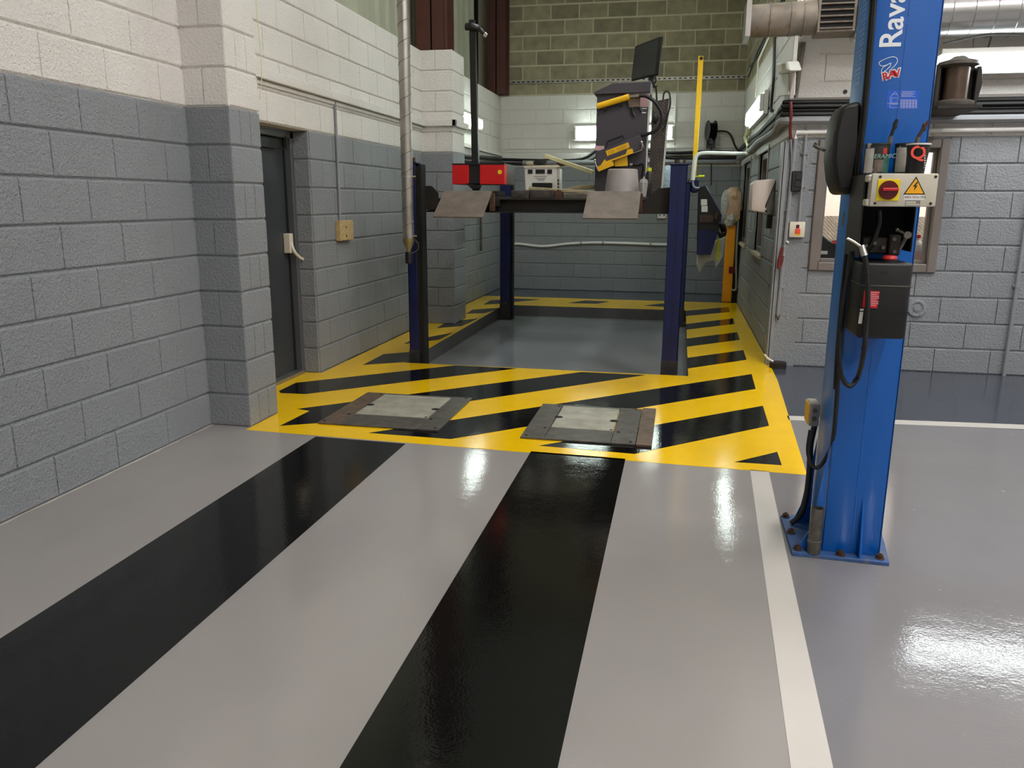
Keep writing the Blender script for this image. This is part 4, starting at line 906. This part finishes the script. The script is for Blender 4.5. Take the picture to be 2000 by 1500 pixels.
pxbox([(1022, 324), (1088, 322), (1094, 325), (1088, 327), (1024, 328)], PYY-.01, .22, 'lid', m_cream, pn)
b = MB(); p0 = A(1055, 317, Y=PYY+.1); b.ball(p0, .075, .06, .03, jit=.1); b.ball(A(1035, 320, Y=PYY+.1), .05, .05, .025, jit=.1, mi=1); b.ball(A(1096, 319, Y=PYY+.1), .05, .05, .035, jit=.15, mi=2)
tag(b.build('rag_bundle', [m_blk, m_plank, m_brown]), 'small heap of dark and brown rags on top of the white case', 'rags')

# ------------------------------------------------------------------ spiral pipe drop
sp = thing('spiral_extract_pipe', 'silver spiral-seam extract pipe hanging down beside the front left lift post', 'pipe', (-2.36, 6.78, .98))
sx, sy = -2.34, 6.78; zn = A(793, 465, Y=sy).z
b = MB(); b.cyl((sx, sy, zn), (sx, sy, ROOF), .05, seg=24); pp = b.build('pipe', m_galv, sp)
hel = [(sx+.051*math.cos(a), sy+.051*math.sin(a), zn+.15*a/(2*math.pi)) for a in [i*math.pi/8 for i in range(int((ROOF-zn)/.15*16))]]
b = MB(); b.tube(hel, .0025, seg=4, smooth=False); b.build('spiral_seam', m_dsteel, sp)
for z in (zn+.02, A(793, 345, Y=sy).z): b = MB(); b.lathe([(.054, -.008), (.054, .008)], (sx, sy, z), seg=24); b.cyl((sx+.05, sy-.01, z), (sx+.08, sy-.01, z), .008, seg=8); b.build('clamp_ring', m_steel, sp)
b = MB(); b.lathe([(.05, 0), (.05, -.03), (.02, -.1), (.02, -.13)], (sx, sy, zn), seg=20); b.build('reducer', m_brass, sp)
b = MB(); b.lathe([(.03, -.12), (.034, -.13), (.034, -.22), (.03, -.22)], (sx, sy, zn), seg=18); b.build('rubber_end', m_rub, sp)
b = MB(); b.tube([(sx+.06, sy-.01, zn-.01), (sx+.09, sy, zn-.05), (sx+.08, sy, zn-.1), (sx+.02, sy-.02, zn-.14)], .004); b.build('chain', m_dsteel, sp)

# ------------------------------------------------------------------ left wall fittings
p0, p1 = A(661, 431, X=XL+.03), A(688, 468, X=XL+.03)
b = MB(); b.box(XL, XL+.045, min(p0.y, p1.y), max(p0.y, p1.y), p1.z, p0.z); so = tag(b.build('wall_socket', m_wood, bevel=.004), 'tan double wall socket on the grey wall beyond the doorway', 'socket')
b = MB(); b.box(XL+.045, XL+.047, p0.y+.12, p0.y+.135, p0.z-.07, p0.z-.05); b.box(XL+.045, XL+.047, p0.y+.12, p0.y+.135, p1.z+.03, p1.z+.05); b.build('rocker_slot', m_ink, so)
cy = A(657, 330, X=XL).y; b = MB(); b.cyl((XL+.014, cy, p0.z), (XL+.014, cy, 2.3), .012, seg=10); tag(b.build('conduit_pipe', m_greyp), 'thin painted conduit running down the left wall to the tan socket', 'conduit')
b = MB(); b.tube(px3([(497, -40), (503, 40), (509, 100), (511, 150), (507, 195)], 4.985), .0025); tag(b.build('loose_wire', m_ivory), 'thin loose wire hanging beside the near left pilaster', 'wire')
p = A(942, 425, X=-2.93); q = A(942, 490, X=-2.93)
b = MB(); b.cyl((-2.95, p.y, 1.6), (-2.95, p.y, q.z), .02, seg=10); tag(b.build('waste_pipe', m_dsteel), 'short grey pipe ending halfway down the rear left wall', 'pipe')
b = MB(); b.tube([(XL+.05, 9.85, 2.12), (XL+.05, 10.8, 2.06), (XL+.05, 12, 2.1), (XL+.05, 13.3, 2.14)], .03); tag(b.build('cable_run', m_rub), 'thicker black cable run on the rear left wall behind the red tester', 'cable'); b = MB(); b.tube([(XL+.07, 9.85, 2.05), (XL+.07, 11, 2.0), (XL+.07, 13.3, 2.08)], .022); tag(b.build('cable_run', m_rub), 'thinner lower black cable run on the rear left wall behind the red tester', 'cable')
b = MB(); b.box(XL, XL+.05, 9.8, 13.38, 2.19, 2.235); tag(b.build('cable_trunking', m_wwhite), 'white trunking on the rear left wall just above the black cables', 'trunking')
# ------------------------------------------------------------------ back wall fittings
b = MB(); b.tube(px3([(1002, 480), (1010, 476), (1060, 481), (1110, 476), (1160, 474), (1220, 475), (1270, 477), (1310, 478)], YB-.03), .022); pp = tag(b.build('white_conduit', m_whitep), 'sagging white conduit low across the grey back wall', 'conduit')
for x, y in ((1135, 475), (1178, 474), (1271, 477)): p = A(x, y, Y=YB-.03); b = MB(); b.lathe([(.03, -.012), (.03, .012)], p, axis=(1, 0, 0), seg=12); b.build('pipe_clip', m_greyp, pp)
for n, (z, r, dy, mt, lab) in enumerate(((2.235, .022, .03, m_rub, 'uppermost black cable run along the back wall'), (2.185, .018, .03, m_dsteel, 'steel conduit between the black cable runs on the back wall'), (2.14, .024, .035, m_rub, 'lowest black cable run along the back wall'), (2.085, .035, .05, m_greyp, 'thick grey pipe along the back wall below the black cables'))):
    xs = [-.75, -.2, .4, .80] if n < 3 else [-2.6, -1.5, -.2, .8]
    pts = [(x, YB-dy, z+(.0 if n == 3 else .01*math.sin(5*x+n))) for x in xs]
    if n == 0: pts = [(-2.95, YB-dy, 2.14), (-2.2, YB-dy, 2.12), (-1.62, YB-dy, 2.14), (-1.3, YB-dy, 2.32), (-.95, YB-dy, 2.34), (-.75, YB-dy, 2.3)]+pts[1:]
    if n == 2: pts = [(-2.95, YB-dy, 2.07), (-2.2, YB-dy, 2.07), (-1.55, YB-dy, 2.09), (-1.2, YB-dy, 2.27), (-.8, YB-dy, 2.27)]+pts[1:]
    b = MB(); b.tube(pts, r, sub=5); tag(b.build('cable_run', mt), lab, 'cable')
b = MB(); b.box(-2.95, .86, YB-.02, YB, 2.3, 2.315); tag(b.build('slim_trunking', m_wwhite), 'slim white trunking on the back wall above the cables', 'trunking')
b = MB(); b.box(-2.82, .86, YB-.045, YB, 3.315, 3.36); ch = tag(b.build('strut_channel', m_galv), 'slotted galvanised channel across the bare block wall', 'channel')
b = MB()
for k in range(46): b.box(-2.78+k*.08, -2.74+k*.08, YB-.047, YB-.044, 3.33, 3.347)
b.build('slots', m_void, ch)['kind'] = 'stuff'
b = MB(); b.cyl((A(1320, 200, Y=YB).x, YB-.015, 3.1), (A(1320, 200, Y=YB).x, YB-.015, 2.36), .012, seg=8); tag(b.build('lamp_conduit', m_wwhite), 'upright white conduit on the back wall between the tread-plate panel and the yellow bar', 'conduit')
b = MB(); b.tube(px3([(1122, 258), (1112, 260), (1111, 290)], YB-.02), .012); tag(b.build('lamp_conduit', m_wwhite), 'white elbow conduit at the left end of the lamp on the back wall', 'conduit')
hr = thing('hose_reel', 'black hose reel bracketed on the white back wall right of the yellow bar', 'hose reel', A(1389, 285, Y=YB))
pc = A(1389, 255, Y=YB-.2)
b = MB(); b.lathe([(.15, -.06), (.15, -.05), (.06, -.05), (.06, .05), (.15, .05), (.15, .06)], pc, axis=(1, .25, 0), seg=22); b.build('drum', m_blk, hr)
b = MB()
for k in range(6): b.lathe([(.10, -.01), (.115, 0), (.10, .01)], pc+Vector((1, .25, 0)).normalized()*(-.04+.016*k), axis=(1, .25, 0), seg=18)
b.build('wound_hose', m_rub, hr)
b = MB(); b.box(pc.x-.06, pc.x+.08, YB-.1, YB-.02, pc.z-.25, pc.z-.14); b.box(pc.x-.02, pc.x+.02, YB-.2, YB-.005, pc.z-.2, pc.z+.05); b.build('bracket', m_blk, hr); b = MB(); b.box(pc.x-.02, pc.x+.03, YB-.12, YB-.1, pc.z-.18, pc.z-.14); b.build('roller_guide', m_wlab, hr)
b = MB(); b.tube(px3([(1400, 256), (1418, 257), (1428, 265), (1436, 285), (1444, 296)], YB-.06), .014); b.tube(px3([(1390, 285), (1389.5, 320), (1389, 362)], YB-.06), .009); b.build('hose', m_rub, hr)
p = A(1293, 421, Y=YB); b = MB(); b.box(p.x-.07, p.x+.07, YB-.05, YB, p.z-.045, p.z+.045); so = tag(b.build('double_socket', m_wwhite, bevel=.004), 'white double socket on the grey back wall under the lift beam', 'socket')
b = MB(); b.box(p.x-.05, p.x-.02, YB-.053, YB-.05, p.z-.01, p.z+.025); b.build('rocker', m_greyp, so); b = MB(); b.box(p.x+.02, p.x+.05, YB-.053, YB-.05, p.z-.01, p.z+.025); b.build('rocker', m_greyp, so)
# white bent pipe from the right wall to the power unit
b = MB(); b.tube([A(1463, 300, X=XR-.05), A(1452, 300, Y=11.2)]+px3([(1440, 300), (1400, 299), (1374, 299), (1362, 303), (1357, 315), (1355, 330), (1353, 352)], 10.62), .025, sub=5); wp = tag(b.build('bent_white_pipe', m_whitep), 'white pipe bending from the right-hand wall down to the lift power unit', 'pipe')
b = MB(); b.tube(px3([(1353, 352), (1354, 362), (1359, 367), (1366, 367)], 10.62), .014); b.build('flexible_tail', m_greyp, wp)

# ------------------------------------------------------------------ right wall fittings
for n, (z, dx, r, mt) in enumerate(((2.30, .03, .02, m_rub), (2.265, .05, .018, m_rub), (2.235, .03, .016, m_rub), (2.20, .055, .02, m_rub), (2.15, .05, .034, m_greyp))):
    pts = [(XR-dx, y, z-.02+.012*math.sin(2.3*y+n)) for y in (13.3, 12.2, 11, 10, 9, 8.2)]+[(XR-dx-.02, 7.62, z), (.9, YO-dx-.02, z-.0), (1.6, YO-dx-.02, z-.005), (3.6, YO-dx-.02, z-.01)]
    b = MB(); b.tube(pts, r, sub=4)
    tag(b.build('cable_run', mt), ['uppermost', 'second', 'third', 'fourth', 'lowest, thick grey'][n]+' cable run turning the office corner under the steel ledge', 'cable')
b = MB(); b.tube([(.865, YO-.08, 2.3), (.875, YO-.1, 2.2), (.88, YO-.07, 2.08), (.895, YO-.04, 2.0)], .013); b.tube([(.895, YO-.04, 2.0), (.915, YO-.03, 1.85), (.92, YO-.03, 1.75)], .007, mi=1); tag(b.build('red_sleeved_cable', [m_hosered, m_greyp]), 'red sleeved cable dropping at the office corner', 'cable')
b = MB(); b.tube([A(1466, 238, X=XR-.03), A(1463, 256, X=XR-.03), A(1456, 268, X=XR-.05), A(1462, 284, X=XR-.05), A(1461, 296, X=XR-.05)], .03, sub=5); tag(b.build('ivory_conduit', m_ivory), 'ivory kinked conduit below the lamp on the right-hand wall', 'conduit')
b = MB(); b.tube([A(1513, 60, X=XR-.02), A(1511, 150, X=XR-.02), A(1506, 212, X=XR-.02), A(1509, 216, X=XR-.02)], .014); tag(b.build('black_cable_drop', m_rub), 'black cable dropping down the right-hand wall from the duct', 'cable')
b = MB(); b.tube([A(1507, 60, X=XR-.02), A(1481, 118, X=XR-.02), A(1476, 190, X=XR-.02)], .012, smooth=False); tag(b.build('cream_conduit', m_cream), 'cream conduit running down the right-hand wall to the lamp', 'conduit')
b = MB(); b.tube([A(1528, 0, X=XR-.02), A(1500, 60, X=XR-.02), A(1478, 105, X=XR-.02), A(1462, 150, X=XR-.03)], .012); tag(b.build('dark_cable', m_rub), 'longer dark cable slanting along the bare upper right-hand wall', 'cable'); b = MB(); b.tube([A(1532, 0, X=XR-.02), A(1504, 60, X=XR-.02), A(1480, 108, X=XR-.02), A(1465, 130, X=XR-.03)], .012); tag(b.build('dark_cable', m_rub), 'shorter dark cable slanting along the bare upper right-hand wall', 'cable')
# twin spot emergency light
em = thing('flood_lamp', 'unlit dusty twin flood lamp on the white wall corner under the duct', 'lamp', A(1527, 188, X=XR-.06))
def rw(px, X, d, name, mt, bevel=.004, par=em):
    q = MB(); q.prism([A(x, y, X=X) for x, y in px], (d, 0, 0)); return q.build(name, mt, par, bevel=bevel)
rw([(1519, 146), (1540, 143), (1538, 186), (1518, 188)], XR-.07, .06, 'body', m_lampbody)
rw([(1515, 124), (1536, 120), (1541, 138), (1519, 145)], XR-.12, .1, 'head', m_lampbody, .012)
rw([(1517, 127), (1534, 123), (1537, 136), (1520, 142)], XR-.124, .006, 'lens', m_cbox)
# dispenser
ds = thing('wall_dispenser', 'beige hooded dispenser box on the right-hand wall near the office corner', 'dispenser', (XR-.1, 7.95, 1.38))
b = MB(); b.prism(px3([(1517, 349), (1478, 352), (1470, 358), (1467, 411), (1497, 416), (1498, 409), (1494, 404)], 7.8), (0, .34, 0)); b.build('hood', m_beige, ds, bevel=.01, bseg=2)
b = MB(); b.prism(px3([(1516, 352), (1495, 404), (1499, 416), (1513, 419)], 7.81), (0, .32, 0)); b.build('grey_back', m_dsteel, ds, bevel=.003)  # grey wedge filling the triangle beside the hood
p = A(1496, 412, Y=7.8); b = MB(); b.cyl(p, p-Vector((0, .006, 0)), .01, seg=10); b.build('screw', m_ink, ds)
p = A(1503, 432, X=XR-.02); b = MB(); b.box(XR-.05, XR-.0, p.y-.06, p.y+.06, p.z-.07, p.z+.07); tag(b.build('surface_switch', m_dirtysteel, bevel=.008), 'small dark switch below the beige dispenser', 'switch')
# silver duct along the office wall
du = thing('ventilation_duct', 'dusty round ventilation duct with side grille running above the office wall', 'duct', (2, 7.28, 2.79))
zc = 2.915; r = .13; yd = 7.25
b = MB(); b.cyl((.47, yd, zc-.01), (.98, yd, zc), r-.005, r, seg=28); b.build('duct_section', m_duct, du)
for x in (.62, .78, .88): b = MB(); b.lathe([(r+.002, -.004), (r+.006, 0), (r+.002, .004)], (x, yd, zc-.004), axis=(1, 0, 0), seg=28); b.build('joint_ring', m_duct, du)
b = MB(); b.box(.43, .47, yd-.16, yd+.16, zc-.15, zc+.12); b.build('end_plate', m_galv, du)
g0, g1 = .98, 1.27
b = MB(); b.box(g0, g1, yd-.13, yd+.14, zc-.135, zc+.14); gr = b.build('grille_box', m_duct, du, bevel=.004)
b = MB(); b.box(g0+.02, g1-.025, yd-.132, yd-.128, zc-.115, zc+.12); b.build('grille_opening', m_void, gr)
for k in range(5): b = MB(); z = zc-.1+.045*k; b.prism([(g0+.02, yd-.133, z), (g0+.02, yd-.15, z-.012), (g0+.02, yd-.146, z-.016), (g0+.02, yd-.13, z-.006)], (g1-g0-.045, 0, 0)); b.build('louvre', m_duct, gr)
b = MB(); b.cyl((g1, yd, zc+.0), (6.5, yd, zc+.0), .19, seg=32); b.build('duct_section', m_ductclean, du)
for k in range(9): x = 1.95+k*.155; b = MB(); b.lathe([(.191, -.003), (.195, 0), (.191, .003)], (x, yd, zc+.0), axis=(1, 0, 0), seg=32); b.build('joint_ring', m_ductclean, du)
b = MB(); b.box(.83, .86, yd-.01, yd+.01, 2.3, ROOF); b.build('hanger', m_galv, du)
b = MB(); b.cyl((.93, YO-.03, 2.78), (.905, YO-.03, 2.33), .025, .02, seg=8); tag(b.build('dark_downpipe', m_dsteel), 'dark stained pipe running down the white office corner below the duct', 'pipe')
b = MB(); p = A(1651, 179, Y=YO-.01); b.cyl(p, p+Vector((0, .02, 0)), .017, seg=10); tag(b.build('wall_bolt', m_ink), 'dark bolt head in the white office wall beside the blue column', 'bolt')
# motor standing on the ledge
mt_ = thing('wall_motor', 'grimy cylindrical motor with flanged ends bracketed off the office wall right of the blue column', 'motor', (2.0, 7.0, 2.2))
MY = 6.98; mx = A(1868, 165, Y=MY).x; mz0, mz1 = A(1868, 208, Y=MY).z, A(1868, 116, Y=MY).z; mh = mz1-mz0
b = MB(); b.lathe([(.085, 0), (.085, mh-.05)], (mx, MY, mz0+.02), seg=24); b.build('barrel', m_copper, mt_)
b = MB(); b.lathe([(.13, 0), (.135, .01), (.135, .035), (.105, .045)], (mx, MY, mz0), seg=24); b.build('flange', m_pframe, mt_)
b = MB(); b.lathe([(.105, -.06), (.14, -.045), (.14, -.02), (.07, 0), (.04, .02)], (mx, MY, mz1), seg=24); b.build('flange', m_pframe, mt_)
b = MB(); b.box(mx-.15, mx+.16, MY-.13, YO-.01, mz0-.03, mz0); b.box(mx-.15, mx-.12, MY-.02, MY+.12, mz0, mz1-.03); b.box(mx-.12, mx+.15, MY+.1, MY+.13, mz0, mz1-.04)
b.prism([(mx+.14, MY+.02, mz0), (mx+.16, MY+.02, mz0), (mx+.19, MY+.02, mz0+mh*.5), (mx+.17, MY+.02, mz1-.05), (mx+.14, MY+.02, mz1-.05)], (0, .12, 0)); b.build('bracket', m_dirtysteel, mt_, bevel=.004)
b = MB(); b.tube([A(1842, 84, Y=7.0), A(1870, 78, Y=7.0), A(1920, 68, Y=7.0), A(1960, 66, Y=7.0), A(2010, 67, Y=7.0)], .008); tag(b.build('slung_cable', m_rub), 'black cable slung under the bright duct at the right edge', 'cable')
# pipes on the office wall
def wpipe(label, pts, r, mt, name='conduit_pipe', clips=()):
    b = MB(); b.tube(pts, r, seg=10, smooth=False); o = tag(b.build(name, mt), label, 'pipe')
    for c_ in clips: q = MB(); q.box(c_[0]-.03, c_[0]+.03, YO-.02, YO-.0, c_[1]-.008, c_[1]+.008); q.lathe([(r+.005, -.008), (r+.005, .008)], (c_[0], YO-.03, c_[1]), seg=10); q.build('pipe_clip', mt, o)
    return o
yp = YO-.03
wpipe('white pipe with an elbow running along the top of the office window', [(.935, yp, 2.0), (.935, yp, 2.055), (3.6, yp, 2.06)], .02, m_whitep, 'white_pipe')
wpipe('upper grey-white pipe along the office wall under the motor', [(1.92, yp, 2.155), (3.6, yp, 2.15)], .022, m_greyp, 'white_pipe', [(2.45, 2.152)])
wpipe('painted conduit down the office corner ending in a brass tap', [(.935, yp, 2.0), (.92, yp, 1.2), (.905, yp, .47)], .016, m_greyp, 'conduit_pipe', [(.915, .72), (.922, 1.4)])
wpipe('painted conduit down to the cream isolator switch on the office wall', [(1.02, yp, 2.1), (1.02, yp, 1.3)], .012, m_greyp, 'conduit_pipe', [(1.02, 1.88), (1.02, 1.6)])
wpipe('painted conduit down to the floor at the right edge of the office wall', [(2.83, yp, 1.95), (2.83, yp, .0)], .016, m_greyp, 'conduit_pipe', [(2.83, .78)])
b = MB(); b.ball((.905, yp, .46), .022); b.cyl((.905, yp, .46), (.905, yp-.05, .44), .012, seg=8); tag(b.build('brass_tap', m_dsteel), 'small tap at the foot of the office corner conduit', 'tap')
x0, z1 = A(1547, 334, Y=7.5).x, A(1547, 334, Y=7.5).z; x1, z0 = A(1564, 374, Y=7.5).x, A(1564, 374, Y=7.5).z
sw = thing('black_switch', 'black wall switch with two rockers beside the office corner', 'switch', ((x0+x1)/2, YO, z0))
b = MB(); b.box(x0, x1, YO-.06, YO, z0, z1); b.build('body', m_blk, sw, bevel=.008)
b = MB(); b.box(x0+.03, x1-.005, YO-.068, YO-.06, z0+.1, z1-.02); b.build('rocker', m_dirtysteel, sw, bevel=.003); b = MB(); b.box(x0+.03, x1-.005, YO-.068, YO-.06, z0+.04, z0+.085); b.build('rocker', m_dirtysteel, sw, bevel=.003)
x0, z1 = A(1543, 433, Y=7.5).x, A(1543, 433, Y=7.5).z; x1, z0 = A(1571, 464, Y=7.5).x, A(1571, 464, Y=7.5).z
sw = thing('isolator_switch', 'cream isolator switch with red rocker left of the office window', 'switch', ((x0+x1)/2, YO, z0))
b = MB(); b.box(x0, x1, YO-.05, YO, z0, z1); b.build('plate', m_cream, sw, bevel=.01, bseg=2)
b = MB(); b.box(x0+.05, x1-.04, YO-.06, YO-.05, z0+.035, z0+.075); b.build('rocker', m_coral, sw, bevel=.003)
b = MB(); b.box(x0+.045, x1-.035, YO-.053, YO-.05, z0+.02, z0+.034); b.build('amber_mark', m_warn, sw)
b = MB(); b.box(x0+.055, x1-.05, YO-.054, YO-.05, z0+.08, z0+.11); b.build('indicator', m_dred, sw)
p = A(1790, 602, Y=YO); vd = thing('round_vent', 'painted round vent disc low on the office wall right of the blue column', 'vent', p)
b = MB(); b.lathe([(.078, 0), (.078, .012), (.07, .02), (.052, .02), (.048, .012), (.03, .012), (.028, .022), (.008, .024)], (p.x, YO, p.z), axis=(0, -1, 0), seg=30); b.build('disc', m_wgrey, vd)
b = MB(); b.tube([A(1528, 483, Y=7.45), A(1524, 500, Y=7.45), A(1520, 524, Y=7.45), A(1526, 512, Y=7.45), A(1530, 490, Y=7.45)], .014); af = b.build('air_hose', m_hosered); tag(af, 'short looped red air hose hanging on the office corner conduit', 'hose')
b = MB(); b.tube([A(1530, 500, Y=7.44), A(1532, 488, Y=7.44), A(1536, 478, Y=7.44)], .013); b.ball(A(1538, 474, Y=7.44), .018); b.build('coupling', m_steel, af)
# bits at the foot of the office corner
b = MB(); b.lathe([(.075, 0), (.075, .05), (.06, .055)], (.93, 7.43, 0), seg=18); b.tube([A(1493, 692, Y=7.42), A(1500, 700, Y=7.42), A(1510, 706, Y=7.42)], .008, mi=1); tag(b.build('floor_stop', [m_dirtysteel, m_wlab]), 'small dark puck with white wire on the floor at the office corner', 'floor stop')
